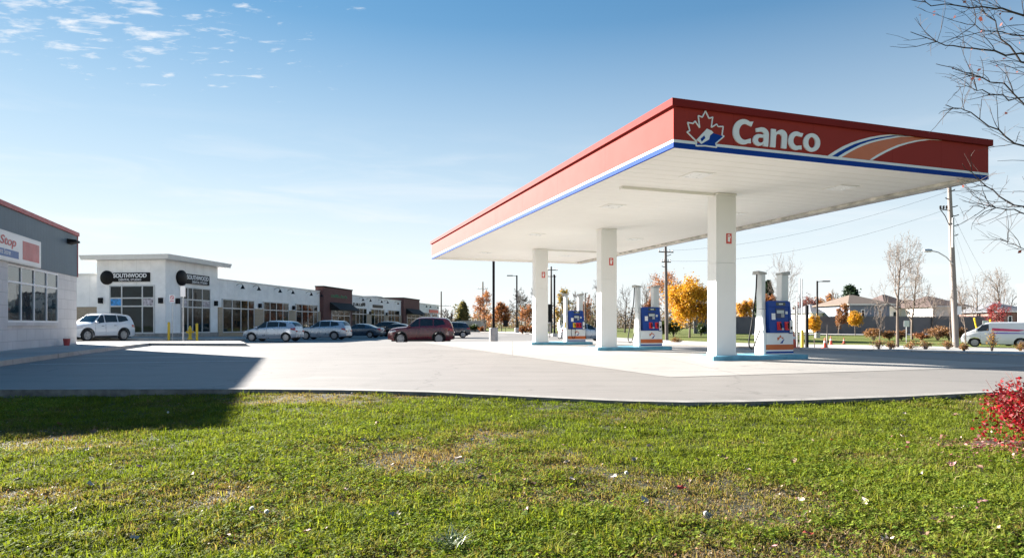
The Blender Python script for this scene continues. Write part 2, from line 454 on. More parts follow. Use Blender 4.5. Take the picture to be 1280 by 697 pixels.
# ------------------------------------------------------------------ sheets laid on the terrain
def sheet(name, poly, m, dz, step=2.0, skirt=0.0, label=None, zfn=None):
    bm = bmesh.new()
    vs = [bm.verts.new((x, y, 0)) for x, y in poly]
    bm.faces.new(vs)
    bmesh.ops.triangulate(bm, faces=bm.faces[:])
    xs = [p[0] for p in poly]; ys = [p[1] for p in poly]
    def cuts(lo, hi):
        k = math.ceil(lo/step)
        while k*step < hi:
            yield k*step; k += 1
    for c in cuts(max(min(xs), -60), min(max(xs), 90)):
        bmesh.ops.bisect_plane(bm, geom=bm.verts[:]+bm.edges[:]+bm.faces[:], plane_co=(c, 0, 0), plane_no=(1, 0, 0))
    for c in cuts(max(min(ys), -4), min(max(ys), 130)):
        bmesh.ops.bisect_plane(bm, geom=bm.verts[:]+bm.edges[:]+bm.faces[:], plane_co=(0, c, 0), plane_no=(0, 1, 0))
    bmesh.ops.triangulate(bm, faces=bm.faces[:])
    bmesh.ops.recalc_face_normals(bm, faces=bm.faces[:])
    if bm.faces and sum(f.normal.z for f in bm.faces) < 0: bmesh.ops.reverse_faces(bm, faces=bm.faces[:])
    tz = zfn or terrain
    for v in bm.verts: v.co.z = tz(v.co.x, v.co.y) + dz
    if skirt:
        be = [e for e in bm.edges if len(e.link_faces) == 1]
        r = bmesh.ops.extrude_edge_only(bm, edges=be)
        for v in [g for g in r['geom'] if isinstance(g, bmesh.types.BMVert)]: v.co.z -= skirt
        bmesh.ops.recalc_face_normals(bm, faces=bm.faces[:])
    me = bpy.data.meshes.new(name); bm.to_mesh(me); bm.free(); me.materials.append(m)
    o = bpy.data.objects.new(name, me); COL.objects.link(o)
    return tag(o, label, None, None, 'structure')
# ================================================================== THE SETTING
def base_z(x, y):
    return terrain(x, y) - 0.05 - 0.32 * ss(15, 11.5, y) if y < 15 else terrain(x, y) - 0.05
sheet('ground', [(-1500, -300), (1500, -300), (1500, 2500), (-1500, 2500)], M['ground'], 0.0, 2.0, 0, 'rough grass ground around the lot', base_z)

edge_px = [(-420, 486), (-160, 487), (0, 487), (200, 486.5), (330, 486.5), (430, 487.5), (540, 490), (620, 493.5), (700, 497.5), (780, 501), (850, 502.5), (920, 502), (1000, 500), (1120, 495.5), (1240, 489.5), (1330, 483), (1500, 470)]
kerb_line = [(( px-CX)/F*(F/(py-HY)), F/(py-HY)) for px, py in edge_px]
far_px = [(1500, 452), (1280, 444.7), (1140, 439.4), (993, 436.4), (830, 431), (745, 424), (690, 419), (640, 416), (600, 414.8), (560, 413.6)]
far_line = [G(*p) for p in far_px]
lot = [(-60, 9.8)] + kerb_line + far_line + [(-8, 150), (-60, 150)]
sheet('parking_lot', lot, M['asphalt'], 0.0, 2.0, 0.3, 'pale worn asphalt of the parking lot')

def cuvp(u, v): return (O2[0] + u*A2[0] + v*B2[0], O2[1] + u*A2[1] + v*B2[1])
sheet('fuel_pad', [cuvp(-0.75, -0.55), cuvp(-0.75, 9.7), cuvp(24.6, 9.7), cuvp(24.6, -0.55)], M['pad'], 0.006, 2.0, 0, 'pale concrete fuelling pad under the canopy')
walk_px = [(560, 412.6), (640, 414.4), (690, 417), (745, 420.5), (830, 425.5), (993, 430.5), (1130, 432.5), (1280, 436), (1500, 441)]
sheet('sidewalk', far_line[:-1] + [G(*p) for p in walk_px[1:]], M['walk'], 0.05, 2.0, 0.3, 'light concrete sidewalk past the lot')
sheet('footpath', [G(940, 418.2), G(1140, 418.2), G(1300, 419.2), G(1300, 417.4), G(1140, 416.6), G(940, 416.6)], M['walk'], 0.0, 2.0, 0, 'light footpath across the verge')

# store frame: P(t) runs along the shaded facade from the far corner towards the camera
PC = (-19.4, 28.7); SD = (0.324, -0.946); SN = (0.946, 0.324)
def sp(t, n=0.0): return (PC[0] + t*SD[0] + n*SN[0], PC[1] + t*SD[1] + n*SN[1])
sheet('walkway', [sp(16, -0.5), sp(16, 2.5), sp(8, 2.5), sp(-0.6, 2.75), G(308, 432.3), G(300, 429), G(130, 429.5), (-23.5, 31.2), sp(0, -0.4)], M['walk'], 0.13, 2.0, 0.25, 'raised concrete walkway along the grey store')
# strip mall frame
MC = (-26.9, 50.0); MD = (0.1289, 0.9917); MN = (0.9917, -0.1289)
def mp(t, n=0.0): return (MC[0] + t*MD[0] + n*MN[0], MC[1] + t*MD[1] + n*MN[1])
sheet('forecourt_walk', [G(40, 425), G(306, 425.4), mp(7.5, 2.4), mp(91, 2.4), mp(91, -0.6), mp(0.2, -0.6), mp(0.2, -22)], M['walk'], 0.13, 2.0, 0.25, 'raised walk in front of the pale strip mall')

# near kerb: a low concrete lip whose shaded back shows above the grass
mb = MB()
for (x0, y0), (x1, y1) in zip(kerb_line[:-1], kerb_line[1:]):
    dx, dy = x1-x0, y1-y0; L = math.hypot(dx, dy); nx, ny = dy/L, -dx/L
    p = [(x0, y0), (x1, y1), (x1+nx*0.02, y1+ny*0.02), (x0+nx*0.02, y0+ny*0.02)]
# one continuous strip, mitred
off = []
for i, (x, y) in enumerate(kerb_line):
    a = kerb_line[max(i-1, 0)]; b = kerb_line[min(i+1, len(kerb_line)-1)]
    dx, dy = b[0]-a[0], b[1]-a[1]; L = math.hypot(dx, dy)
    off.append((x + dy/L*0.15, y - dx/L*0.15))
for i in range(len(kerb_line)-1):
    a, b, c, d = kerb_line[i], kerb_line[i+1], off[i+1], off[i]
    mb.poly([(a[0], a[1], 0.025), (b[0], b[1], 0.025), (c[0], c[1], 0.02), (d[0], d[1], 0.02)])
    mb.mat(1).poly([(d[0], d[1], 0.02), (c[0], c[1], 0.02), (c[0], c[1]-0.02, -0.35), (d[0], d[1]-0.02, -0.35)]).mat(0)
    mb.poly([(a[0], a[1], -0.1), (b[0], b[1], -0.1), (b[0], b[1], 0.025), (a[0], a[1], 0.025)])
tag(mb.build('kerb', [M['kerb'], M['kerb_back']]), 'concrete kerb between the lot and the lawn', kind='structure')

# stall lines in front of the store, perpendicular to its facade
mb = MB()
for i in range(6):
    t = 0.6 + i*2.75
    a, b, c, d = sp(t, 2.9), sp(t, 8.3), sp(t+0.09, 8.3), sp(t+0.09, 2.9)
    mb.poly([(*a, 0.005), (*b, 0.005), (*c, 0.005), (*d, 0.005)])
tag(mb.build('stall_lines', M['paint_line']), 'worn white parking stall lines', kind='structure')

# ================================================================== FUEL CANOPY
Z0, Z1 = 4.57, 5.54
W_, L_ = 9.0, 23.7
can = thing('fuel_canopy', 'long red and white fuel station canopy on three white columns', 'canopy', (O2[0], O2[1], 0), TH)

def can_part(name, mb, m, parent=can, **k): return mb.build(name, m, parent, **k)
# four red fascia panels with white and blue bands, each butted at the corners
def band(y_out, z0, z1, m, name, t=0.05):
    for side in range(4):
        mb = MB(); e = y_out
        if side == 0: mb.box(-e, W_+e, -e, -e+t, z0, z1)
        elif side == 1: mb.box(-e, -e+t, -e+t, L_+e-t, z0, z1)
        elif side == 2: mb.box(W_+e-t, W_+e, -e+t, L_+e-t, z0, z1)
        else: mb.box(-e, W_+e, L_+e-t, L_+e, z0, z1)
        can_part(name, mb, m)
band(0.0, Z0+0.16, Z1-0.15, M['fascia'], 'fascia_panel')
band(0.004, Z0+0.10, Z0+0.158, M['white_gloss'], 'white_band')
band(0.004, Z0, Z0+0.098, M['blue_gloss'], 'blue_band')
band(0.07, Z1-0.148, Z1, M['cap'], 'roof_cap', 0.2)
# fascia panel joints
for v in (1.45, 3.55, 5.85, 7.4): can_part('panel_joint', MB().box(v-0.004, v+0.004, -0.0004, 0.01, Z0+0.17, Z1-0.16), M['cap'])
for u in range(3, 24, 3): can_part('panel_joint', MB().box(-0.0006, 0.01, u-0.004, u+0.004, Z0+0.17, Z1-0.16), M['cap'])
mb = MB().box(0.05, W_-0.05, 0.05, L_-0.05, Z0+0.5, Z0+0.62); can_part('roof_deck', mb, M['steel'])
# soffit: interlocking metal strips running across the canopy
mb = MB(); n = 59; w = (L_-0.12)/n
for i in range(n):
    y0 = 0.06 + i*w
    mb.hexa([(0.06,y0+0.012,Z0+0.077),(W_-0.42,y0+0.012,Z0+0.077),(W_-0.42,y0+w-0.012,Z0+0.077),(0.06,y0+w-0.012,Z0+0.077),
             (0.06,y0,Z0+0.09),(W_-0.42,y0,Z0+0.09),(W_-0.42,y0+w,Z0+0.09),(0.06,y0+w,Z0+0.09)])
mb.box(0.06, W_-0.06, 0.06, L_-0.06, Z0+0.095, Z0+0.11)
can_part('soffit', mb, M['soffit'])
mb = MB().box(W_-0.40, W_-0.052, 0.06, L_-0.40, Z0-0.004, Z0+0.09); can_part('gutter', mb, M['gutter'])
mb = MB().box(0.06, W_-0.052, L_-0.399, L_-0.052, Z0-0.004, Z0+0.09); can_part('rear_trim', mb, M['soffit'])
for u in (4.02, 11.02, 18.02):
    if u < 5: can_part('cross_beam', MB().box(0.95, 3.85, u-0.12, u+0.02, Z0+0.0, Z0+0.076), M['soffit'])
    elif u > 15: can_part('cross_beam', MB().box(4.52, 8.4, u-0.12, u+0.02, Z0+0.0, Z0+0.076), M['soffit'])
    mb = MB().box(3.86, 4.5, u-0.24, u+0.24, Z0+0.02, Z0+0.068); can_part('column_cap', mb, M['soffit'])
for u in (2.2, 6.6, 13.2, 20.3):
    for v in (2.1, 6.6):
        mb = MB().mat(0).box(v-0.32, v+0.32, u-0.32, u+0.32, Z0+0.066, Z0+0.076).mat(1).box(v-0.28, v+0.28, u-0.28, u+0.28, Z0+0.063, Z0+0.0655)
        can_part('ceiling_light', mb, [M['soffit'], M['lens']])
# columns with a panel joint and small red plates
CV = 4.18
for k, u in enumerate((4.02, 11.02, 18.02)):
    mb = MB()
    mb.box(CV-0.33, CV+0.33, u-0.20, u+0.20, 0.10, 2.705)
    mb.box(CV-0.325, CV+0.325, u-0.195, u+0.195, 2.705, 2.72)
    mb.box(CV-0.33, CV+0.33, u-0.20, u+0.20, 2.72, Z0+0.019)
    col = can_part('column', mb, M['column'], bevel=0.012)
    mb = MB().box(CV-0.35, CV+0.35, u-0.22, u+0.22, 0.10, 0.20); can_part('column_base', mb, M['column'], col)
    pl = can_part('number_plate', MB().box(CV+0.0, CV+0.17, u-0.215, u-0.203, 3.25, 3.53), M['red_sign'], col)
    mb = MB()
    fn = lambda a, b, h, u=u: (CV+0.085+a, u-0.2155-h, 3.40+b)
    mb.prism([(-0.045,-0.10),(0.03,-0.10),(0.03,0.02),(0.05,0.0),(0.055,0.03),(0.03,0.06),(0.02,0.10),(-0.045,0.10)], fn, 0, 0.004)
    mb.mat(1).prism([(-0.03,0.035),(0.012,0.035),(0.012,0.075),(-0.03,0.075)], fn, 0.0045, 0.006)
    can_part('pump_symbol', mb, [M['white_gloss'], M['red_sign']], col)

# lettering and marks on the short fascia, from their places in the photo
def fh(px, py):
    return plane_hit(px, py, O2, B2)
def z8(x, y): return fh(850 + x/6.4, 125 + y/6.4)
fr = lambda a, b, h: (a, -h, b)
vC0, zC1 = z8(420, 178); vC1, zC0 = z8(572, 345)
vE, _ = z8(1114, 300); base_zc = z8(500, 354)[1]; top_zc = z8(500, 160)[1]
# drawn letters (bold humanist italic): outlines in a unit where cap height = 1
def arc(cx, cy, rx, ry, a0, a1, n=14):
    return [(cx + rx*math.cos(math.radians(a0+(a1-a0)*i/n)), cy + ry*math.sin(math.radians(a0+(a1-a0)*i/n))) for i in range(n+1)]
capH = top_zc - base_zc
def strip_glyph(outer, inner): return outer + inner[::-1]
XH = 0.76
def letter_C():
    o = arc(0.40, 0.5, 0.42, 0.52, 48, 312, 26); i = arc(0.46, 0.5, 0.24, 0.33, 62, 298, 26)
    o[0] = (0.76, 0.965); o[-1] = (0.72, 0.06); i[0] = (0.70, 0.755); i[-1] = (0.70, 0.26)
    return [strip_glyph(o, i)]
def letter_c():
    o = arc(0.32, XH/2, 0.33, XH/2+0.015, 50, 310, 22); i = arc(0.36, XH/2, 0.165, 0.215, 60, 300, 22)
    o[0] = (0.60, XH-0.03); o[-1] = (0.57, 0.035); i[0] = (0.55, XH-0.19); i[-1] = (0.55, 0.20)
    return [strip_glyph(o, i)]
def letter_o():
    return [strip_glyph(arc(0.36, XH/2, 0.36, XH/2+0.015, a, a+181, 20), arc(0.36, XH/2, 0.155, 0.235, a, a+181, 20)) for a in (0, 180)]
def letter_n():
    p = [(0.0, 0.0), (0.215, 0.0), (0.215, 0.47)] + arc(0.335, 0.45, 0.125, 0.135, 150, 0, 8)
    p += [(0.46, 0.0), (0.675, 0.0), (0.675, 0.50)] + arc(0.44, 0.50, 0.235, 0.275, 0, 125, 10) + [(0.20, 0.63), (0.19, 0.76), (0.0, 0.76)]
    return [p]
def letter_a():
    right = [(0.42, 0.0), (0.62, 0.0), (0.62, 0.50)] + arc(0.34, 0.49, 0.28, 0.285, 10, 120, 10) + [(0.08, 0.70), (0.11, 0.55)] + arc(0.31, 0.47, 0.115, 0.12, 115, 0, 8) + [(0.425, 0.12)]
    bowl_o = [(0.43, 0.475), (0.34, 0.475)] + arc(0.24, 0.235, 0.25, 0.245, 85, 250, 14) + [(0.24, -0.015), (0.36, 0.02), (0.43, 0.12)]
    bowl_i = [(0.43, 0.345), (0.36, 0.345)] + arc(0.29, 0.235, 0.10, 0.11, 90, 260, 14) + [(0.31, 0.125), (0.38, 0.15), (0.43, 0.21)]
    return [right, strip_glyph(bowl_o, bowl_i)]
x = 0.0; glyphs = []
for fnc, adv in ((letter_C, 0.80), (letter_a, 0.705), (letter_n, 0.745), (letter_c, 0.63), (letter_o, 0.72)):
    glyphs.append((x, fnc())); x += adv
tot = x; sx = (vE - vC0) / (tot + 0.0)
for gx, polys in glyphs:
    mb = MB()
    for j, p in enumerate(polys):
        pts = [(vC0 + (gx + a + 0.06*(b-0.4))*sx, base_zc + b*capH) for a, b in p]
        mb.prism(pts, fr, 0.001, 0.03 + 0.001*j)
    can_part('letter', mb, M['white_gloss'])

leaf_pts = [(200,90),(228,150),(258,140),(246,222),(290,195),(300,215),(342,215),(332,285),(348,292),(280,350),(290,380),(200,368),(125,368),(130,335),(52,258),(75,248),(58,183),(100,190),(118,172),(154,224),(142,128),(175,140)]
lp = [z8(*p) for p in leaf_pts]
mb = MB().prism(lp, fr, 0.0005, 0.012); emb = can_part('leaf_emblem', mb, M['fascia'])
mb = MB()
for i in range(len(lp)):
    a, b = lp[i], lp[(i+1) % len(lp)]
    mb.tube([(a[0], -0.013, a[1]), (b[0], -0.013, b[1])], 0.016, 6)
can_part('leaf_outline', mb, M['white_gloss'], emb)
mb = MB().prism([z8(*p) for p in [(130,345),(130,364),(200,364),(284,374),(276,350),(340,292),(262,268),(235,290),(228,315),(165,352)]], fr, 0.0125, 0.018)
can_part('leaf_blue_base', mb, M['blue_gloss'], emb)
mb = MB().mat(0).prism([z8(*p) for p in [(125,322),(210,232),(250,250),(262,265),(235,285),(228,318),(165,355),(150,340)]], fr, 0.0185, 0.024)
mb.mat(1).prism([z8(*p) for p in [(158,314),(188,287),(197,308),(168,336)]], fr, 0.0245, 0.028)
can_part('leaf_nozzle', mb, [M['white_gloss'], M['blue_gloss']], emb)

def z4(x, y): return fh(820 + x/2.783, 100 + y/2.783)
curves = {
 'A': [(597,264),(622,247),(650,231),(680,218),(710,208),(745,199),(780,193),(815,189.5),(850,188)],
 'a': [(612,266),(636,250),(662,236),(690,223),(718,214),(751,205),(785,198.5),(825,193),(865,190)],
 'B': [(632,268),(658,251),(685,237),(710,225),(735,216),(765,208),(795,202),(840,195),(885,191.5)],
 'b': [(645,270),(670,254),(695,240),(720,229),(745,220),(775,212),(805,206),(852,198),(900,193.5)],
 'C': [(742,278),(766,262),(790,249),(815,237),(840,226.5),(870,218),(900,211),(937,206),(975,203)],
 'c': [(752,279),(776,265),(800,252),(825,240),(850,230),(880,221),(910,214.5),(952,208.5),(995,205)]}
for k, (c0, c1, m) in enumerate((('A','a','white_gloss'),('a','B','blue_gloss'),('B','b','white_gloss'),('b','C','orange'),('C','c','white_gloss'))):
    pts = [z4(*p) for p in curves[c0]] + [z4(*p) for p in curves[c1]][::-1]
    pts = [(a, min(max(b, Z0+0.16), Z1-0.15)) for a, b in pts]
    can_part('swoosh_stripe', MB().prism(pts, fr, 0.0008, 0.004), M[m])

# ================================================================== PUMP ISLANDS AND PUMPS
isl_proto = None
def island():
    root = thing('pump_island', '', 'pump island', group='blue pump islands under the canopy')
    out = []
    x0, x1, y0, y1, r = -0.62, 2.62, -0.56, 0.66, 0.16
    for cx, cy, a in ((x1-r, y1-r, 0), (x0+r, y1-r, 90), (x0+r, y0+r, 180), (x1-r, y0+r, 270)):
        for k in range(5):
            t = math.radians(a + 22.5*k); out.append((cx + r*math.cos(t), cy + r*math.sin(t)))
    ins = [((a-1.0)*0.955+1.0, (b-0.05)*0.88+0.05) for a, b in out]
    MB().prism(out, lambda a, b, h: (a, b, h), -0.1, 0.12).build('kerb_ring', M['island'], root, bevel=0.02)
    MB().prism(ins, lambda a, b, h: (a, b, h), 0.115, 0.128).build('island_top', M['island'], root)
    return root

def maple(s):   # small leaf mark
    half = [(0, 1.0), (0.14, 0.66), (0.30, 0.74), (0.24, 0.30), (0.52, 0.5), (0.58, 0.36), (0.92, 0.38), (0.80, 0.0), (0.95, -0.06), (0.45, -0.42), (0.5, -0.6), (0.06, -0.5)]
    return [(a*s, b*s) for a, b in half] + [(-a*s, b*s) for a, b in half[:0:-1]]

def make_pump(variant=0):
    root = thing('fuel_pump', '', 'fuel pump', group='fuel pumps under the canopy')
    W2 = 0.47
    D0, D1 = -0.22, 0.22
    fn = lambda a, b, h: (a, D0-h, b)
    # cabinet
    MB().box(-W2, W2, D0, D1, 0.0, 0.62).build('cabinet', M['pump_white'], root, bevel=0.012)
    MB().box(-W2-0.003, W2+0.003, D0-0.004, D1+0.004, 0.135, 0.285).build('red_band', M['orange'], root)
    MB().box(-W2-0.003, W2+0.003, D0-0.004, D1+0.004, 0.035, 0.085).build('blue_band', M['blue_gloss'], root)
    mb = MB().mat(0).prism([(a, b+0.44) for a, b in maple(0.125)], fn, 0.001, 0.005)
    mb.mat(1).prism([(a-0.0, b+0.44) for a, b in [(-0.10,-0.06),(0.0,0.05),(0.06,0.02),(0.10,-0.01),(0.02,-0.11),(-0.03,-0.12)]], fn, 0.0055, 0.008)
    mb.mat(2).prism([(a, b+0.44) for a, b in [(-0.02,-0.12),(0.10,-0.02),(0.145,0.0),(0.09,-0.08),(0.08,-0.12)]], fn, 0.0085, 0.010)
    mb.build('leaf_mark', [M['orange'], M['white_gloss'], M['blue_gloss']], root)
    # head: leans back slightly towards its top
    hd = MB().hexa([(-0.39, D0-0.03, 0.62), (0.30, D0-0.03, 0.62), (0.30, D1+0.03, 0.62), (-0.39, D1+0.03, 0.62),
               (-0.42, D0+0.02, 1.52), (0.30, D0+0.02, 1.52), (0.30, D1-0.02, 1.52), (-0.42, D1-0.02, 1.52)]).build('head', M['pump_blue'], root, bevel=0.015)
    hf = lambda a, b, h: (a, D0-0.03 + 0.05*(b-0.62)/0.9 - h, b)
    MB().prism([(-0.42, 1.37), (0.31, 1.37), (0.31, 1.54), (-0.42, 1.54)], hf, -0.03, 0.022).build('top_bezel', M['pump_blue'], hd, bevel=0.008)
    MB().mat(0).prism([(-0.16, 1.40), (0.17, 1.40), (0.17, 1.50), (-0.16, 1.50)], hf, 0.0225, 0.028).mat(1).prism([(-0.06, 1.43), (0.08, 1.43), (0.08, 1.47), (-0.06, 1.47)], hf, 0.0285, 0.031).build('price_display', [M['lcd_dark'], M['lcd']], hd)
    MB().prism([(-0.17, 1.05), (0.15, 1.05), (0.15, 1.33), (-0.17, 1.33)], hf, 0.001, 0.012).build('display_bezel', M['pump_navy'], hd)
    MB().prism([(-0.13, 1.18), (0.12, 1.18), (0.12, 1.27), (-0.13, 1.27)], hf, 0.0125, 0.017).build('sale_display', M['lcd'], hd)
    MB().prism([(-0.31, 1.0), (-0.18, 1.0), (-0.18, 1.18), (-0.31, 1.18)], hf, 0.001, 0.006).build('notice', M['white_gloss'], hd)
    kp = MB()
    for i in range(3):
        for j in range(4): kp.box(0.02+i*0.035, 0.045+i*0.035, D0-0.03, D0-0.015+0.0, 1.07+j*0.026, 1.087+j*0.026)
    kp.build('keypad', M['pump_grey'], hd)
    MB().prism([(0.18, 1.16), (0.26, 1.16), (0.26, 1.24), (0.18, 1.24)], hf, 0.001, 0.010).build('card_reader', M['pump_grey'], hd)
    # payment column at the right
    MB().mat(0).hexa([(0.30, D0-0.045, 0.60), (0.41, D0-0.045, 0.60), (0.41, D1, 0.60), (0.30, D1, 0.60), (0.30, D0+0.005, 1.52), (0.36, D0+0.005, 1.52), (0.36, D1-0.02, 1.52), (0.30, D1-0.02, 1.52)]).build('side_trim', M['pump_blue'], root, bevel=0.008)
    MB().mat(0).box(0.30, 0.405, D0-0.062, D0-0.042, 0.63, 0.98).mat(1).box(0.32, 0.385, D0-0.066, D0-0.0625, 0.72, 0.80).build('receipt_slot', [M['pump_white'], M['rubber']], root)
    # nozzles in their boots
    sets = [(-0.06, M['red_plastic']), (0.21, M['red_plastic'])]
    if variant == 2: sets = [(-0.14, M['yellow_plastic']), (0.02, M['red_plastic']), (0.17, M['red_plastic'])]
    for nx, m in sets:
        b = MB().hexa([(nx-0.075, D0-0.07, 0.70), (nx+0.065, D0-0.07, 0.70), (nx+0.065, D0-0.02, 0.70), (nx-0.075, D0-0.02, 0.70),
                       (nx-0.075, D0-0.035, 0.94), (nx+0.065, D0-0.035, 0.94), (nx+0.065, D0-0.005, 0.94), (nx-0.075, D0-0.005, 0.94)]).build('nozzle_boot', m, root, bevel=0.01)
        MB().tube([(nx-0.01, D0-0.09, 0.90), (nx, D0-0.11, 0.82), (nx+0.0, D0-0.10, 0.74)], [0.018, 0.024, 0.016], 8).build('nozzle', M['rubber'], b, smooth=True)
    MB().prism([(0.03, 0.70), (0.10, 0.70), (0.10, 0.76), (0.03, 0.76)], hf, 0.001, 0.012).build('grade_button', M['lcd'], hd)
    # skirt rising from the cabinet into the hose mast, at both ends
    for s in (-1, 1):
        x_in = s*0.29
        if s < 0:
            prof = [(-0.115, 1.30), (0.115, 1.30), (0.125, 1.15), (0.15, 1.02), (0.19, 0.62), (0.20, 0.0), (-0.20, 0.0), (-0.19, 0.62), (-0.15, 1.02), (-0.125, 1.15)]
            MB().prism(prof, lambda a, b, h: (h, a, b), -0.56, -0.475).build('side_skirt', M['pump_white'], root, bevel=0.02)
            MB().box(-0.56, -0.43, -0.115, 0.115, 1.303, 2.34).build('mast', M['pump_grey'], root, bevel=0.015)
            MB().box(-0.474, -0.43, -0.115, 0.115, 0.63, 1.30).build('mast_foot', M['pump_grey'], root)
        else:
            MB().box(0.16, 0.40, -0.10, 0.12, 1.0, 2.34).build('mast', M['pump_grey'], root, bevel=0.012)
        cx = -0.53 if s < 0 else 0.30
        MB().hexa([(cx-0.15, -0.15, 2.30), (cx+0.13, -0.15, 2.30), (cx+0.13, 0.15, 2.30), (cx-0.15, 0.15, 2.30),
                   (cx-0.15, -0.13, 2.40 if s < 0 else 2.36), (cx+0.13, -0.13, 2.36 if s < 0 else 2.41), (cx+0.13, 0.13, 2.36 if s < 0 else 2.41), (cx-0.15, 0.13, 2.40 if s < 0 else 2.36)]).build('mast_cap', M['pump_cap'], root, bevel=0.01)
    # hoses hang from the mast heads, loop low and come back up to the nozzles
    def hose(pts, r=0.02):
        P = [Vector(p) for p in pts]; out = []
        for i in range(len(P)-1):
            p0 = P[max(i-1, 0)]; p1 = P[i]; p2 = P[i+1]; p3 = P[min(i+2, len(P)-1)]
            for k in range(8):
                t = k/8
                out.append(0.5*((2*p1)+(p2-p0)*t+(2*p0-5*p1+4*p2-p3)*t*t+(3*p1-p0-3*p2+p3)*t**3))
        out.append(P[-1])
        MB().tube(out, r, 7).build('hose', M['rubber'], root, smooth=True)
    hose([(-0.64, 0.0, 2.32), (-0.68, 0.0, 1.7), (-0.82, -0.01, 0.9), (-0.93, -0.02, 0.38), (-0.90, -0.04, 0.19), (-0.80, -0.05, 0.19), (-0.71, -0.06, 0.42), (-0.60, -0.10, 0.72)])
    hose([(0.40, 0.0, 2.32), (0.43, 0.02, 1.8), (0.46, 0.0, 1.2), (0.56, 0.0, 0.5), (0.60, -0.02, 0.18), (0.56, -0.05, 0.2), (0.53, -0.05, 0.6), (0.50, -0.05, 0.85)])
    sn = MB().hexa([(0.41, -0.12, 0.70), (0.50, -0.12, 0.66), (0.50, 0.1, 0.66), (0.41, 0.1, 0.70), (0.41, -0.12, 1.08), (0.55, -0.10, 1.0), (0.55, 0.08, 1.0), (0.41, 0.1, 1.08)]).build('side_boot', M['rubber'], root, bevel=0.02)
    if variant == 2:
        MB().hexa([(-0.61, -0.15, 0.70), (-0.562, -0.15, 0.70), (-0.562, -0.03, 0.70), (-0.61, -0.03, 0.70), (-0.61, -0.13, 0.98), (-0.562, -0.13, 0.98), (-0.562, -0.05, 0.98), (-0.61, -0.05, 0.98)]).build('side_nozzle', M['yellow_plastic'], root, bevel=0.008)
        hose([(-0.30, D0-0.08, 0.72), (-0.34, D0-0.1, 0.45), (-0.28, D0-0.12, 0.2), (-0.18, D0-0.12, 0.2), (-0.12, D0-0.1, 0.45), (-0.14, D0-0.09, 0.72)], 0.014)
    return root

isl = island(); pump0 = make_pump(0); pump2 = make_pump(2)
names = ('nearest', 'middle', 'farthest')
il = ('blue kerbed island under the nearest and widest canopy column', 'blue kerbed island under the middle canopy column', 'blue kerbed island under the farthest and smallest-looking canopy column')
pl_ = ('blue and white fuel pump nearest the camera with red nozzles and open view behind it', 'blue and white fuel pump between the middle column and the nearest column', 'blue and white fuel pump with a yellow nozzle beside the farthest column')
for k, u in enumerate((4.02, 11.02, 18.02)):
    c = cuvp(u, CV)
    i_ = isl if k == 0 else copy_tree(isl)
    i_.location = (c[0], c[1], 0.006); i_.rotation_euler = (0, 0, TH); i_['label'] = il[k]
    p_ = pump0 if k == 0 else (copy_tree(pump0) if k == 1 else pump2)
    c = cuvp(u + 0.02, CV + 1.86)
    p_.location = (c[0], c[1], 0.132); p_.rotation_euler = (0, 0, TH); p_['label'] = pl_[k]

# ================================================================== GREY CONVENIENCE STORE (left)
ROT_S = math.atan2(SD[1], SD[0])          # local X along the facade towards the camera, local Y = SN rotated: outward is +Y
st = thing('store_building', 'grey and white block store with a red roof edge and white sign box', 'store', (PC[0], PC[1], 0), ROT_S)
# local: x = t, y = outward normal, check handedness: rotating SD by +90deg gives (0.946,0.324) = SN
H_S = 5.07; ZB = 3.1; L_S = 12.9; D_S = 13.0
MB().box(0, L_S, -D_S, 0, -0.3, ZB).build('block_wall', M['block'], st)
MB().box(-0.02, L_S+0.02, -D_S-0.02, 0.03, ZB, H_S-0.16).build('upper_siding', M['grey_siding'], st)
MB().box(-0.08, L_S+0.08, -D_S-0.08, 0.09, H_S-0.158, H_S).build('roof_trim', M['red_trim'], st)
MB().box(-0.045, 0.03, -0.03, 0.05, ZB, H_S-0.16).build('corner_trim', M['red_trim'], st)
def sh(px, py): return plane_hit(px, py, PC, SD)
def sx_(px): return sh(px, 400)[0]
wx0, wx1 = sx_(70.5), sx_(7)
wz0, wz1, wzm = sh(70, 402)[1], sh(70, 343)[1], sh(70, 360.5)[1]
win = MB()
xs = [wx0, sx_(56.7), sx_(41), sx_(24.6), wx1]
for x_ in xs: win.box(x_-0.035, x_+0.035, -0.02, 0.055, wz0-0.04, wz1+0.04)
for z_ in (wz0, wzm, wz1):
    for a, b in zip(xs[:-1], xs[1:]): win.box(a+0.035, b-0.035, -0.02, 0.05, z_-0.035, z_+0.035)
wf = win.build('window', M['frame_white'], st)
k = 0
for a, b in zip(xs[:-1], xs[1:]):
    for z0, z1 in ((wz0, wzm), (wzm, wz1)):
        MB().box(a+0.036, b-0.036, 0.004, 0.02, z0+0.036, z1-0.036).build('pane', M['glass_tint'], wf)
MB().box(wx0-0.1, wx1+0.1, 0.002, 0.09, wz0-0.14, wz0-0.045).build('sill', M['block'], wf)
MB().box(wx1+0.12, wx1+0.75, 0.001, 0.10, -0.1, ZB-0.003).build('pilaster', M['block'], st)
# a second window and the door, past the left edge of the photo
MB().mat(0).box(8.9, 11.6, 0.002, 0.05, 0.15, 2.75).mat(1).box(9.0, 10.2, 0.0505, 0.06, 0.25, 2.65).box(10.3, 11.5, 0.0505, 0.06, 0.25, 2.65).build('entrance', [M['frame'], M['glass_tint']], st)
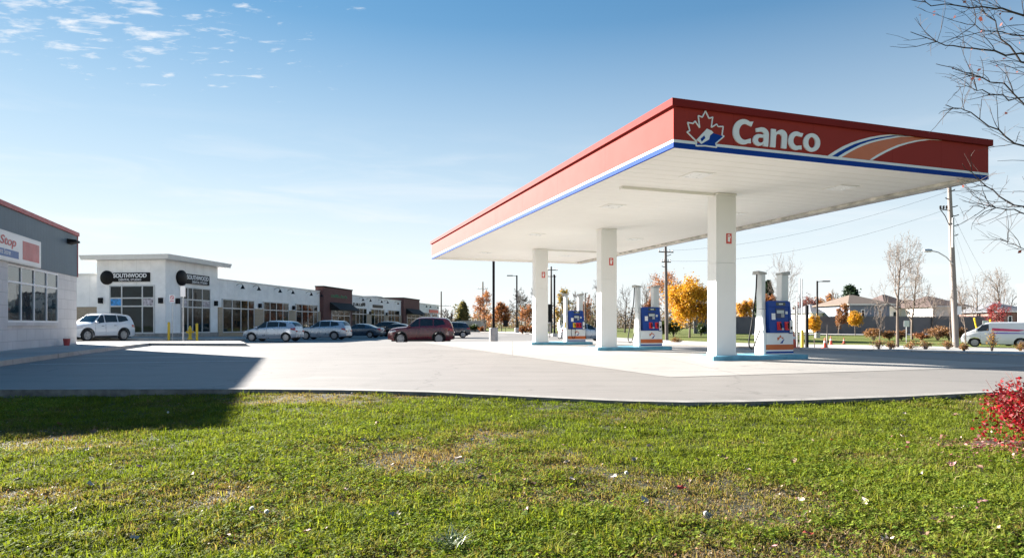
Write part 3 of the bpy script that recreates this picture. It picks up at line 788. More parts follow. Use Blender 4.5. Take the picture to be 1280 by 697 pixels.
# sign box
PS = (PC[0]+.23*SN[0], PC[1]+.23*SN[1])     # the sign's face stands proud of the wall
def sh(px, py): return plane_hit(px, py, PS, SD)
s0, sz1 = sh(51.8, 302.4); _, sz0 = sh(51.8, 335.5)
s1 = s0 + 8.4
sg = MB().box(s0, s1, 0.032, 0.22, sz0, sz1).build('sign_box', M['coping'], st, bevel=0.015)
MB().box(s0+0.05, s1-0.05, 0.2205, 0.228, sz0+0.05, sz1-0.05).build('sign_face', M['sign_white'], sg)
q0, qz1 = sh(49, 307); q1, qz0 = sh(28.5, 325.7)
MB().box(q0, q1, 0.2285, 0.233, sz0+0.17, sz1-0.17).build('red_square', M['sign_pink'], sg)
b0 = sx_(23.4); bz0 = sh(23.4, 324)[1]; bz1 = sh(23.4, 315)[1]
MB().box(b0, s1-0.3, 0.2285, 0.233, bz0, bz1).build('blue_band', M['sign_blue'], sg)
def store_text(body, xr, z0, h, m, w=None, bold=0.0, shear=0.2, hh=0.2375):
    shp = text_shape(body, w, h, bold, shear)
    wid = max(a for a, _ in shp[0])
    mb = MB(); add_text(mb, shp, lambda a, b, k: (xr + wid - a, k, z0 + b), hh-0.003, hh)
    return mb.build('lettering', m, sg)
tx = sx_(20.2)
zT = sh(2, 292.5)[1]; zB = sh(17, 311.5)[1]
store_text('Stop', tx, zB, zT-zB, M['sign_red'], w=sx_(0.0)-tx, bold=0.015)
tx2 = sx_(12.8)
store_text('Convenient Store', tx2, bz0+0.07, 0.17, M['white_gloss'], bold=0.01)
# wall pack lamp
def sh(px, py): return plane_hit(px, py, (PC[0]+.2*SN[0], PC[1]+.2*SN[1]), SD)
l0, lz = sh(92, 302)
MB().hexa([(l0-0.28, 0.03, lz-0.12), (l0+0.28, 0.03, lz-0.12), (l0+0.28, 0.38, lz-0.02), (l0-0.28, 0.38, lz-0.02), (l0-0.28, 0.03, lz+0.10), (l0+0.28, 0.03, lz+0.10), (l0+0.28, 0.36, lz+0.06), (l0-0.28, 0.36, lz+0.06)]).build('wall_lamp', M['black_metal'], st, bevel=0.02)
MB().box(0.3, 0.9, -0.001, 0.0, 0, 0.1) 
# small red pail by the wall
px_ = sp(sx_(78), 0.35)
pail = thing('pail', 'small dull red pail on the walkway against the block wall', 'pail', (px_[0], px_[1], 0.13))
MB().lathe([(0.10, 0), (0.13, 0.26), (0.135, 0.28), (0.12, 0.28), (0.095, 0.03)], 14).build('bucket', M['red_trim'], pail, smooth=True)
MB().tube([(-0.13, 0, 0.27), (-0.10, 0.02, 0.34), (0, 0.03, 0.37), (0.10, 0.02, 0.34), (0.13, 0, 0.27)], 0.006, 5).build('handle', M['steel'], pail)
# ================================================================== CORNER DENTAL BUILDING AND STRIP MALL
ROT_M = math.atan2(MD[1], MD[0])      # local X runs away along the long facade, outward is -Y; local +Y runs left
def mh(px, py): return plane_hit(px, py, MC, MD)
def mx(px): return mh(px, 400)[0]
LN = (-0.9917, 0.1289)
def lh(px, py): return plane_hit(px, py, MC, LN)    # left face of the tower: t to the left
def lx(px): return lh(px, 400)[0]

den = thing('corner_building', 'tall white flat-roofed corner unit with round dark sign discs and dark glazing', 'building', (MC[0], MC[1], 0), ROT_M)
TL, TR = lx(121), 6.96
ZR = 6.0
MB().box(0, TR, 0, TL, -0.5, ZR).build('wall', M['panel_white'], den)
MB().hexa([(-0.75, -0.75, ZR+0.002), (TR+0.75, -0.75, ZR+0.002), (TR+0.75, TL+0.75, ZR+0.002), (-0.75, TL+0.75, ZR+0.002),
           (-0.85, -0.85, ZR+0.36), (TR+0.85, -0.85, ZR+0.36), (TR+0.85, TL+0.85, ZR+0.36), (-0.85, TL+0.85, ZR+0.36)]).build('roof_slab', M['coping'], den)
MB().box(-0.06, TR+0.05, -0.06, TL+0.05, -0.4, 0.30).build('plinth', M['kerb'], den)

def win_right(parent, xs, zs, name='window', frame='frame', glass='glass', off=0.0, skip=()):
    """window in a wall facing -Y; xs, zs are the mullion lines"""
    fr_ = MB(); w = 0.05
    for x in xs: fr_.box(x-w, x+w, -0.07-off, 0.05-off, zs[0]-w, zs[-1]+w)
    for z in zs:
        for a, b in zip(xs[:-1], xs[1:]): fr_.box(a+w, b-w, -0.065-off, 0.05-off, z-w, z+w)
    f = fr_.build(name, M[frame], parent)
    for i, (a, b) in enumerate(zip(xs[:-1], xs[1:])):
        for j, (z0, z1) in enumerate(zip(zs[:-1], zs[1:])):
            m = glass
            for (si, sj, sm) in skip:
                if (si, sj) == (i, j): m = sm
            MB().box(a+w+.001, b-w-.001, -0.03-off, -0.004-off, z0+w+.001, z1-w-.001).build('pane' if m == glass else 'poster', M[m], f)
    return f
def win_left(parent, ys, zs, skip=()):
    fr_ = MB(); w = 0.05
    for y in ys: fr_.box(-0.07, 0.05, y-w, y+w, zs[0]-w, zs[-1]+w)
    for z in zs:
        for a, b in zip(ys[:-1], ys[1:]): fr_.box(-0.065, 0.05, a+w, b-w, z-w, z+w)
    f = fr_.build('window', M['frame'], parent)
    for i, (a, b) in enumerate(zip(ys[:-1], ys[1:])):
        for j, (z0, z1) in enumerate(zip(zs[:-1], zs[1:])):
            m = 'glass'
            for (si, sj, sm) in skip:
                if (si, sj) == (i, j): m = sm
            MB().box(-0.03, -0.004, a+w+.001, b-w-.001, z0+w+.001, z1-w-.001).build('pane' if m == 'glass' else 'poster', M[m], f)
zl = lambda py: lh(165, py)[1]
win_left(den, [lx(193), lx(178.6), lx(152.8), lx(138)], [0.32, zl(382.5), zl(372.3), zl(357)], skip=((2, 1, 'poster_blue'), (0, 1, 'poster_grey')))
zr = lambda py: mh(243, py)[1]
win_right(den, [mx(225.5), mx(234), mx(240), mx(252), mx(262)], [0.32, zr(384), zr(374.8), zr(360)], skip=((0, 1, 'poster_grey'), (3, 1, 'poster_grey')))
# signs
def disc(parent, c, axis):
    mb = MB(); mb.lathe([(0.02, 0), (0.45, 0.02), (0.55, 0.06), (0.58, 0.14), (0.55, 0.2), (0.2, 0.21)], 28, c, axis)
    return mb.build('sign_disc', M['sign_black'], parent, smooth=True)
cy, cz = lh(134.5, 347); MB().lathe([(0.55, 0.02), (0.55, -0.12), (0.48, -0.16), (0.1, -0.2), (0.02, -0.2)], 28, (-0.01, cy, cz), 'x').build('sign_disc', M['sign_black'], den, smooth=True)
cx_, cz2 = mh(226, 347.2); MB().lathe([(0.62, 0.02), (0.62, -0.14), (0.5, -0.2), (0.1, -0.24), (0.02, -0.24)], 28, (cx_, -0.01, cz2), 'y').build('sign_disc', M['sign_black'], den, smooth=True)
def sign_left(y_l, y_r, z0, z1):
    s = MB().box(-0.14, -0.002, y_r, y_l, z0, z1).build('sign_panel', M['sign_black'], den, bevel=0.01)
    w = y_l - y_r
    fn = lambda a, b, h: (-0.141-h, y_l - 0.03 - a, z0 + b)
    mb = MB(); shp = text_shape('SOUTHWOOD', w*0.92, (z1-z0)*0.46, 0.03); add_text(mb, shp, lambda a, b, h: fn(a, b+(z1-z0)*0.44, h), 0.0, 0.01); mb.build('lettering', M['white_gloss'], s)
    mb = MB(); shp = text_shape('DENTAL STUDIO', w*0.62, (z1-z0)*0.25, 0.01); add_text(mb, shp, lambda a, b, h: fn(a+w*0.15, b+(z1-z0)*0.09, h), 0.0, 0.01); mb.build('lettering', M['white_gloss'], s)
def sign_right(x_l, x_r, z0, z1):
    s = MB().box(x_l, x_r, -0.14, -0.002, z0, z1).build('sign_panel', M['sign_black'], den, bevel=0.01)
    w = x_r - x_l
    fn = lambda a, b, h: (x_l + 0.03 + a, -0.141-h, z0 + b)
    mb = MB(); shp = text_shape('SOUTHWOOD', w*0.94, (z1-z0)*0.46, 0.03); add_text(mb, shp, lambda a, b, h: fn(a, b+(z1-z0)*0.44, h), 0.0, 0.01); mb.build('lettering', M['white_gloss'], s)
    mb = MB(); shp = text_shape('DENTAL STUDIO', w*0.66, (z1-z0)*0.25, 0.01); add_text(mb, shp, lambda a, b, h: fn(a+w*0.22, b+(z1-z0)*0.09, h), 0.0, 0.01); mb.build('lettering', M['white_gloss'], s)
sign_left(lx(143), lx(188), lh(165, 352)[1], lh(165, 340.7)[1])
sign_right(mx(231.5), mx(260), mh(246, 355.5)[1], mh(246, 343.6)[1])
def wlamp_left(px, py):
    y, z = lh(px, py); MB().box(-0.24, -0.002, y-0.14, y+0.14, z-0.22, z+0.22).build('wall_lamp', M['black_metal'], den, bevel=0.02)
def wlamp_right(px, py, parent, s=1.0):
    x, z = mh(px, py); MB().box(x-0.14*s, x+0.14*s, -0.24, -0.002, z-0.22*s, z+0.22*s).build('wall_lamp', M['black_metal'], parent, bevel=0.02)
wlamp_left(127, 375.5); wlamp_left(202, 375.5); wlamp_right(220.5, 376, den); wlamp_right(268.5, 379, den)

# the long low wing
mall = thing('strip_mall', 'long low white strip of shops with two dark brick portals and gooseneck lamps', 'shops', (MC[0], MC[1], 0), ROT_M)
ME = 88.0; DM = 18.0; HM = 5.05; ZBAND = 2.95
MB().box(TR+0.003, ME, 0.04, DM, 1.0, HM-0.12).build('upper_wall', M['panel_white'], mall)
MB().box(TR+0.003, ME+0.06, -0.03, DM+0.06, HM-0.118, HM).build('coping', M['coping'], mall)
MB().box(TR+0.003, ME-0.01, 0.05, DM-0.02, -0.5, 0.998).build('base_wall', M['tan_brick'], mall)
MB().box(-0.1+1.2, TR-0.1, TL+0.003, TL+12, 2.4, HM-0.1).build('rear_wing', M['panel_white'], mall)
MB().box(1.15, TR-0.1, TL+0.003, TL+12, -0.5, 2.398).build('rear_base', M['tan_brick'], mall)
MB().box(1.0, TR, TL+0.86, TL+12.1, HM-0.098, HM+0.05).build('coping', M['coping'], mall)
sections = [  # px of the mullion lines
 [277.8, 289.5, 300.5, 309.5, 317], [329, 337, 345, 353, 360.2], [369.5, 377, 384.5, 391.5, 396.3],
 [439.5, 444.5, 449, 453.5, 458], [463.5, 468, 472.5, 476.5, 480], [485, 489, 493, 499], [524.5, 529, 534, 538], [540, 543, 546]]
# opening bays butt between brick piers: each bay is a dark recess closed by its window
for k, s in enumerate(sections):
    xs = [mx(p) for p in s]
    win_right(mall, xs, [0.28, 2.45, 3.25], off=0.0)
piers = [(TR+0.05, mx(277.3)), (mx(317.6), mx(328.4)), (mx(360.8), mx(368.9)), (mx(396.9), mx(400)-0.01), (mx(436.5)+0.02, mx(439)), (mx(458.6), mx(463)), (mx(480.6), mx(484.4)), (mx(499.6), mx(501.2)), (mx(522)+0.02, mx(524)), (mx(538.5), mx(539.6)), (mx(546.5), ME)]
for a, b in piers:
    if b - a > 0.05: MB().box(a, b, -0.10, 0.039, 0.0, 2.5).build('brick_pier', M['tan_brick'], mall)
def portal(p0, p1, ztop, aw, back):
    x0, x1 = mx(p0), mx(p1)
    p = MB().box(x0, x1, -0.45, back, -0.4, ztop-0.14).build('brick_portal', M['brown_brick'], mall)
    MB().box(x0-0.06, x1+0.06, -0.52, back+0.05, ztop-0.139, ztop).build('cornice', M['black_metal'], p)
    a0, a1 = mx(aw[0]), mx(aw[1]); za, zb = aw[2], aw[3]
    MB().hexa([(a0, -1.75, zb), (a1, -1.75, zb), (a1, -0.452, zb), (a0, -0.452, zb), (a0, -1.72, zb+0.12), (a1, -1.72, zb+0.12), (a1, -0.452, za), (a0, -0.452, za)]).build('awning', M['awning'], p)
    w = win_right(mall, [a0+0.5, a0+0.5+(a1-a0-1)*0.33, a0+0.5+(a1-a0-1)*0.66, a1-0.5], [0.25, 2.1, 2.7], off=0.47)
    return p
p1 = portal(400, 436.3, 5.65, (408, 434.5, 3.75, 2.75), 0.6)
p2 = portal(501.5, 521.5, 5.6, (504.5, 521, 3.75, 2.75), 9.0)
# shop names too far off to read: rows of raised letter blocks in the colours seen
def letter_row(parent, xa, xb, z0, h, m, y, n, seed):
    rr = random.Random(seed); mb = MB(); w = (xb-xa)/n
    for i in range(n):
        x0 = xa + i*w; k = rr.random(); hh = h*(0.75 if k < .6 else 1)
        t = w*0.26
        mb.box(x0, x0+t, y-0.05, y, z0, z0+hh)
        if k > 0.2: mb.box(x0+t, x0+w*0.72, y-0.048, y, z0+hh-h*0.22, z0+hh)
        if k < 0.8: mb.box(x0+t, x0+w*0.66, y-0.046, y, z0, z0+h*0.22)
        if 0.35 < k: mb.box(x0+w*0.52, x0+w*0.76, y-0.052, y, z0+h*.221, z0+hh-h*.221)
    return mb.build('shop_lettering', m, parent)
letter_row(p1, mx(409.5), mx(430), 4.35, 0.42, M['sign_green'], -0.452, 12, 3)
letter_row(mall, mx(441.5), mx(457), 3.55, 0.55, M['sign_black'], 0.038, 8, 4)
MB().box(mx(466), mx(478.5), -0.06, 0.038, 3.50, 3.95).build('sign_panel', M['sign_black'], mall, bevel=0.05)
MB().box(mx(536.5), mx(547.5), -0.08, 0.038, 3.30, 3.95).build('sign_panel', M['red_sign'], mall, bevel=0.02)
for z2, x2 in ((97,165),(172,178),(270,187),(330,195),(415,203),(463,208),(655,230),(690,235),(742,240),(770,242),(818,246),(950,262),(968,264),(1003,267)):
    x, z = mh(270 + z2/3.657, 310 + x2/3.657)
    z = min(z, 4.55)
    arm = MB().tube([(x-0.05, 0.045, z+0.05), (x-0.05, -0.06, z+0.16), (x-0.03, -0.30, z+0.24), (x, -0.50, z+0.16), (x, -0.55, z+0.03)], 0.022, 6).build('gooseneck_lamp', M['black_metal'], mall, smooth=True)
    MB().lathe([(0.04, 0.07), (0.07, 0.01), (0.15, -0.17), (0.24, -0.25), (0.22, -0.245), (0.03, -0.06)], 14, (x, -0.55, z)).build('lamp_shade', M['black_metal'], arm, smooth=True)
for px, py in ((323.8, 382), (366, 384.5), (405, 386), (461.8, 391), (482.5, 392.3)): wlamp_right(px, py, mall)
# roof plant far back
MB().box(mx(505), mx(512), 5, 8, HM, HM+0.9).build('roof_unit', M['steel'], mall, bevel=0.05)

# ================================================================== CARS
class CarShape:
    def __init__(s, L, W, top, belt, wb, wr, fo, tumble=0.30, sill=0.24):
        s.L, s.W, s.wr, s.tumble, s.sill = L, W, wr, tumble, sill
        s.fx = L/2 - fo; s.rx = s.fx - wb
        xs = np.linspace(-L/2, L/2, 241)
        t = np.interp(xs, [p[0]*L/2 for p in top], [p[1] for p in top])
        k = np.ones(7)/7; tp = np.pad(t, 3, mode='edge'); t = np.convolve(tp, k, 'valid')
        s.xs, s.t = xs, t
        s.bx = [p[0]*L/2 for p in belt]; s.bz = [p[1] for p in belt]
    def ztop(s, x): return float(np.interp(x, s.xs, s.t))
    def zbelt(s, x): return min(float(np.interp(x, s.bx, s.bz)), s.ztop(x)-0.05)
    def half(s, x):
        e = s.L/2; q = max(0.0, (abs(x)-(e-0.85))/0.85)
        return s.W/2*(1-0.22*q**2.4)
    def zbot(s, x):
        e = s.L/2; q = max(0.0, (abs(x)-(e-0.6))/0.6); z = s.sill + 0.10*q
        ra = s.wr+0.075
        for c in (s.fx, s.rx):
            d = abs(x-c)
            if d < ra: z = max(z, s.wr*1.0 + math.sqrt(max(0, ra*ra-d*d))*0.98)
        return min(z, s.zbelt(x)-0.06)
    def side_y(s, x, z):
        w = s.half(x); zb = s.zbelt(x)
        if z <= zb:
            q = (z-0.62)/0.5
            return w*(1-0.055*q*q - (0.02 if z < 0.40 else 0)) 
        q = (zb-0.62)/0.5
        return w*(1-0.055*q*q) - 0.02 - s.tumble*(z-zb)
    def edge(s, x):
        zt = s.ztop(x); zb = s.zbelt(x); ze = zb + max(0.012, (zt-zb)-0.055 if zt-zb > 0.12 else (zt-zb)*0.5)
        return s.side_y(x, ze), ze
    def top_z(s, x, y):
        ye, ze = s.edge(x); zt = s.ztop(x)
        q = min(1, abs(y)/max(ye, 1e-3)); return zt - (zt-ze)*q**3.2
    def body(s, m, parent):
        st_ = set(np.linspace(-s.L/2, s.L/2, 74).round(4).tolist())
        ra = s.wr+0.075
        for c in (s.fx, s.rx):
            for k in range(-10, 11): st_.add(round(c+ra*math.sin(k*math.pi/20), 4))
            st_.add(round(c-ra-0.004, 4)); st_.add(round(c+ra+0.004, 4))
        st_ = sorted(x for x in st_ if abs(x) <= s.L/2)
        mb = MB(); rings = []
        for x in st_:
            zb, zl = s.zbot(x), s.zbelt(x)
            half = []
            for k in range(7):
                z = zb+(zl-zb)*k/6; half.append((s.side_y(x, z), z))
            ye, ze = s.edge(x)
            for k in range(1, 5):
                z = zl+(ze-zl)*k/4; half.append((s.side_y(x, z+1e-5), z))
            for f in (0.93, 0.8, 0.5, 0.22): half.append((ye*f, s.top_z(x, ye*f)))
            half.append((0, s.ztop(x)))
            ring = [(x, y, z) for y, z in half] + [(x, -y, z) for y, z in half[-2::-1]]
            base = len(mb.v); mb.v += ring; rings.append((base, len(ring)))
        for (b0, n), (b1, _) in zip(rings[:-1], rings[1:]):
            for k in range(n-1): mb.face((b0+k, b0+k+1, b1+k+1, b1+k))
        for b, n in (rings[0], rings[-1]): mb.face(range(b, b+n))
        for (b0, n), (b1, _) in zip(rings[:-1], rings[1:]): mb.face((b0, b1, b1+n-1, b0+n-1))
        return mb.build('body', m, parent, smooth=True)
    def side_patch(s, q, name, m, parent, off=0.006, n=6, side=(1, -1), th=0.012):
        out = []
        for sg in side:
            mb = MB(); 
            for lay in (off, off-th):
                for i in range(n+1):
                    for j in range(n+1):
                        u, v = i/n, j/n
                        x = (q[0][0]*(1-u)+q[1][0]*u)*(1-v)+(q[3][0]*(1-u)+q[2][0]*u)*v
                        z = (q[0][1]*(1-u)+q[1][1]*u)*(1-v)+(q[3][1]*(1-u)+q[2][1]*u)*v
                        mb.v.append((x, sg*(s.side_y(x, z)+lay), z))
            K = (n+1)*(n+1); ix = lambda i, j: i*(n+1)+j
            for i in range(n):
                for j in range(n):
                    f = (ix(i,j), ix(i+1,j), ix(i+1,j+1), ix(i,j+1)); mb.face(f); mb.face([K+a for a in f][::-1])
            rim = [ix(i,0) for i in range(n)]+[ix(n,j) for j in range(n)]+[ix(i,n) for i in range(n,0,-1)]+[ix(0,j) for j in range(n,0,-1)]
            for a, b in zip(rim, rim[1:]+rim[:1]): mb.face((a, b, K+b, K+a))
            out.append(mb.build(name, m, parent, smooth=True))
        return out
    def top_patch(s, x0, x1, fy, name, m, parent, off=0.012, n=10):
        mb = MB()
        for lay in (off, -0.01):
            for i in range(n+1):
                x = x0+(x1-x0)*i/n; ye, _ = s.edge(x)
                for j in range(n+1):
                    y = -ye*fy + 2*ye*fy*j/n
                    sl = (s.ztop(x+0.02)-s.ztop(x-0.02))/0.04; nx = -sl/math.hypot(1, sl); nz = 1/math.hypot(1, sl)
                    mb.v.append((x+nx*lay, y, s.top_z(x, y)+nz*lay))
        K = (n+1)**2; ix = lambda i, j: i*(n+1)+j
        for i in range(n):
            for j in range(n):
                f = (ix(i,j), ix(i+1,j), ix(i+1,j+1), ix(i,j+1)); mb.face(f); mb.face([K+a for a in f][::-1])
        rim = [ix(i,0) for i in range(n)]+[ix(n,j) for j in range(n)]+[ix(i,n) for i in range(n,0,-1)]+[ix(0,j) for j in range(n,0,-1)]
        for a, b in zip(rim, rim[1:]+rim[:1]): mb.face((a, b, K+b, K+a))
        return mb.build(name, m, parent, smooth=True)

def car(name, label, cat, loc, head, kind, m, group=None, rim='rim', clad=False, rails=False, colour_band=None):
    root = thing(name, label, cat, loc, head, group)
    if kind == 'suv':
        s = CarShape(4.62, 1.86, [(-1,.74),(-.988,1.02),(-.965,1.18),(-.925,1.38),(-.85,1.63),(-.76,1.70),(-.35,1.75),(.0,1.74),(.10,1.69),(.16,1.61),(.41,1.18),(.47,1.14),(.70,1.10),(.88,1.03),(.955,.93),(.985,.77),(1,.58)],
                     [(-1,1.03),(-.6,1.12),(.3,1.06),(.5,1.04),(1,.84)], 2.68, .37, .92)
        wins = [[(.84,1.12),(.12,1.13),(.12,1.63),(.30,1.62)], [(.06,1.13),(-.86,1.17),(-.84,1.64),(.06,1.635)], [(-.93,1.18),(-1.72,1.30),(-1.58,1.56),(-.91,1.64)]]
        ws = (.93, .36); rw = (-2.18, -1.97)
    elif kind == 'hatch':
        s = CarShape(4.30, 1.78, [(-1,.70),(-.985,.98),(-.96,1.12),(-.90,1.36),(-.80,1.53),(-.65,1.58),(-.25,1.62),(.0,1.60),(.14,1.52),(.52,1.08),(.60,1.02),(.85,.90),(.95,.78),(1,.58)],
                     [(-1,1.00),(-.6,1.06),(.3,.98),(.5,.95),(1,.72)], 2.76, .33, .80)
        wins = [[(.98,1.03),(.18,1.05),(.18,1.50),(.42,1.46)], [(.12,1.05),(-.78,1.09),(-.78,1.51),(.12,1.51)], [(-.85,1.10),(-1.45,1.16),(-1.38,1.42),(-.83,1.51)]]
        ws = (1.05, .32); rw = (-2.03, -1.80)
    elif kind == 'sedan':
        s = CarShape(4.75, 1.82, [(-1,.62),(-.99,.88),(-.95,1.04),(-.75,1.08),(-.66,1.12),(-.36,1.38),(-.20,1.44),(.04,1.45),(.14,1.41),(.46,1.02),(.55,.97),(.85,.85),(.95,.74),(1,.52)],
                     [(-1,.90),(-.6,.98),(.3,.94),(.5,.92),(1,.70)], 2.75, .33, .90)
        wins = [[(.86,.99),(.14,1.0),(.14,1.35),(.36,1.32)], [(.08,1.0),(-.75,1.03),(-.72,1.31),(.08,1.36)]]
        ws = (1.0, .42); rw = (-1.52, -.95)
    else:  # van
        s = CarShape(4.40, 1.80, [(-1,.70),(-.992,1.20),(-.985,1.62),(-.95,1.82),(-.88,1.86),(.20,1.85),(.33,1.77),(.66,1.26),(.73,1.18),(.91,1.0),(.97,.85),(1,.58)],
                     [(-1,1.04),(.3,1.10),(.6,1.06),(1,.80)], 2.70, .33, .85, 0.14)
        wins = [[(1.32,1.18),(.50,1.15),(.50,1.68),(.86,1.66)]]
        ws = (1.46, .72); rw = (-2.18, -2.15)
    b = s.body(m, root)
    L2 = s.L/2
    # inner hull: closes the wheel wells and the floor
    MB().box(-L2+0.25, L2-0.25, -s.W/2+0.26, s.W/2-0.26, 0.2, 0.62).build('underbody', M['under'], root)
    for q in wins: s.side_patch(q, 'side_window', M['car_glass'], root, 0.007)
    s.top_patch(ws[0]-0.04, ws[1], 0.90, 'windshield', M['car_glass'], root)
    if kind != 'van': s.top_patch(rw[0], rw[1], 0.84, 'rear_window', M['car_glass'], root)
    # doors, flush skins with a dark gap behind
    doors = [(.12, .84), (-.80, .06)] if kind != 'van' else [(.46, 1.0)]
    for x0, x1 in doors:
        zt = min(s.zbelt(x0), s.zbelt(x1))-0.02
        lo = 0.34
        xl = x0; 
        if x0 < s.rx + s.wr + 0.12: xl = s.rx + s.wr + 0.14
        q = [(x1, lo+0.02), (xl, lo+0.02), (x0, zt), (x1, zt)]
        for d in s.side_patch(q, 'door', m, root, 0.0045, 6):
            sg = 1 if d.data.vertices[0].co.y > 0 else -1
            hx, hz = x0+0.10, zt-0.08
            y = s.side_y(hx, hz)
            MB().box(hx, hx+0.18, min(sg*(y+0.004), sg*(y+0.04)), max(sg*(y+0.004), sg*(y+0.04)), hz-0.015, hz+0.015).build('door_handle', M['trim_black'] if clad else m, d, bevel=0.006)
        # shut lines
        for xx in (x0-0.012, x1+0.004):
            if abs(xx - s.rx) > s.wr + 0.1: s.side_patch([(xx+.010, lo+.04), (xx, lo+.04), (xx, zt), (xx+.010, zt)], 'shut_line', M['under'], root, 0.002, 3)
    # wheels
    for cx in (s.fx, s.rx):
        for sg in (1, -1):
            cyy = sg*(s.W/2-0.13)
            r = s.wr
            w = MB().lathe([(0.05, -0.08), (r*0.62, -0.09), (r*0.62, 0.0), (0.05, 0.02)], 18, (cx, cyy, r), 'y').build('wheel', M['under'], root, smooth=True)
            MB().lathe([(r*0.66, -0.10), (r*0.92, -0.105), (r, -0.07), (r, 0.07), (r*0.92, 0.105), (r*0.66, 0.10), (r*0.62, 0.0), (r*0.66, -0.10)], 24, (cx, cyy, r), 'y').build('tyre', M['tyre'], w, smooth=True)
            rm = MB(); yo = cyy + sg*0.085
            rm.lathe([(r*0.60, -0.02), (r*0.68, -0.02), (r*0.68, 0.02), (r*0.60, 0.02), (r*0.60, -0.02)], 24, (cx, yo, r), 'y')
            rm.lathe([(0.03, -0.02), (r*0.2, -0.02), (r*0.2, 0.02), (0.03, 0.025)], 12, (cx, yo, r), 'y')
            for k in range(5):
                a = 2*math.pi*k/5 + 0.3
                ca, sa = math.cos(a), math.sin(a)
                p = []
                for dy in (-0.015, 0.015):
                    for rr_, ww in ((r*0.15, .055), (r*0.64, .04)):
                        for q_ in (-1, 1): p.append((cx+ca*rr_-sa*ww*q_, yo+dy, r+sa*rr_+ca*ww*q_))
                rm.hexa([p[0], p[2], p[3], p[1], p[4], p[6], p[7], p[5]])
            rm.build('rim', M[rim], w)
    # lamps: wrap round the corners
    zf = s.ztop(L2-0.12)
    for sg in (1, -1):
        xh, wd = L2-0.30, s.side_y(L2-0.30, zf-0.12)
        pts = [(L2-0.62, zf-0.08), (L2-0.07, zf-0.20), (L2-0.10, zf-0.06), (L2-0.55, zf+0.0)]
        s.side_patch(pts, 'headlight', M['lamp_clear'], root, 0.012, 6, (sg,))
        tz = 0.86 if kind != 'sedan' else 0.80
        pts = [(-L2+0.02, tz-0.02), (-L2+0.36, tz+0.04), (-L2+0.36, tz+0.18), (-L2+0.05, tz+0.20)]
        if kind == 'van': pts = [(-L2+0.015, .80), (-L2+0.14, .80), (-L2+0.16, 1.50), (-L2+0.03, 1.50)]
        s.side_patch(pts, 'taillight', M['lamp_red'], root, 0.012, 6, (sg,))
        ya = s.half(-L2)
        MB().box(-L2-0.03, -L2+0.02, min(sg*ya*0.98, sg*ya*0.62), max(sg*ya*0.98, sg*ya*0.62), tz-0.12 if kind != 'van' else .8, tz-0.01 if kind != 'van' else 1.1).build('lamp_lens', M['lamp_red'], root, bevel=0.01)
        # mirror
        mx_ = wins[0][0][0]-0.06; mz = wins[0][0][1]+0.05; my = s.side_y(mx_, mz)
        MB().lathe([(0.01, -0.09), (0.06, -0.085), (0.085, -0.02), (0.085, 0.05), (0.05, 0.08), (0.01, 0.085)], 12, (mx_, sg*(my+0.12), mz), 'y').build('mirror', m, root, smooth=True)
        MB().tube([(mx_, sg*(my-0.02), mz-0.05), (mx_, sg*(my+0.08), mz-0.03)], 0.025, 6).build('mirror_stalk', M['trim_black'], root)
    MB().box(L2-0.02, L2+0.012, -0.45, 0.45, 0.50, 0.66).build('grille', M['trim_black'], root, bevel=0.01)
    MB().box(L2-0.10, L2+0.02, -0.55, 0.55, 0.32, 0.46).build('lower_grille', M['trim_black'], root, bevel=0.015)
    MB().box(-L2-0.035, -L2+0.02, -0.16, 0.16, 0.72, 0.84).build('number_plate', M['plate'], root)
    MB().box(-L2-0.045, -L2+0.15, -s.W/2+0.22, s.W/2-0.22, 0.34, 0.58).build('bumper', m if not clad else M['trim_black'], root, bevel=0.03)
    if clad:
        s.side_patch([(s.fx-s.wr-.09, .245), (s.rx+s.wr+.09, .245), (s.rx+s.wr+.09, .34), (s.fx-s.wr-.09, .34)], 'sill_cladding', M['trim_black'], root, 0.014, 6)
        for cx in (s.fx, s.rx):
            ra = s.wr+0.07
            for sg in (1, -1):
                mb = MB(); K = 16
                for k in range(K+1):
                    a = math.pi*k/K
                    for rr_ in (ra-0.004, ra+0.06):
                        x, z = cx+rr_*math.cos(a), s.wr+rr_*math.sin(a)*0.98
                        x = max(-L2+.02, min(L2-.02, x)); y = s.side_y(x, z)
                        mb.v.append((x, sg*(y+0.012), z)); mb.v.append((x, sg*(y-0.03), z))
                for k in range(K):
                    o = k*4
                    for q_ in ((0,2,6,4),(2,3,7,6),(3,1,5,7),(1,0,4,5)): mb.face([o+i for i in q_])
                mb.face((0,1,3,2)); mb.face([K*4+i for i in (0,2,3,1)])
                mb.build('arch_cladding', M['trim_black'], root, smooth=True)
    if rails:
        for sg in (1, -1):
            pts = []
            for k in range(9):
                x = -1.35+1.75*k/8; ye, ze = s.edge(x); pts.append((x, sg*(ye*0.93), s.top_z(x, ye*.93)+(0.05 if 0 < k < 8 else 0.0)))
            MB().tube(pts, 0.018, 6).build('roof_rail', M['steel'], root, smooth=True)
    return root, s

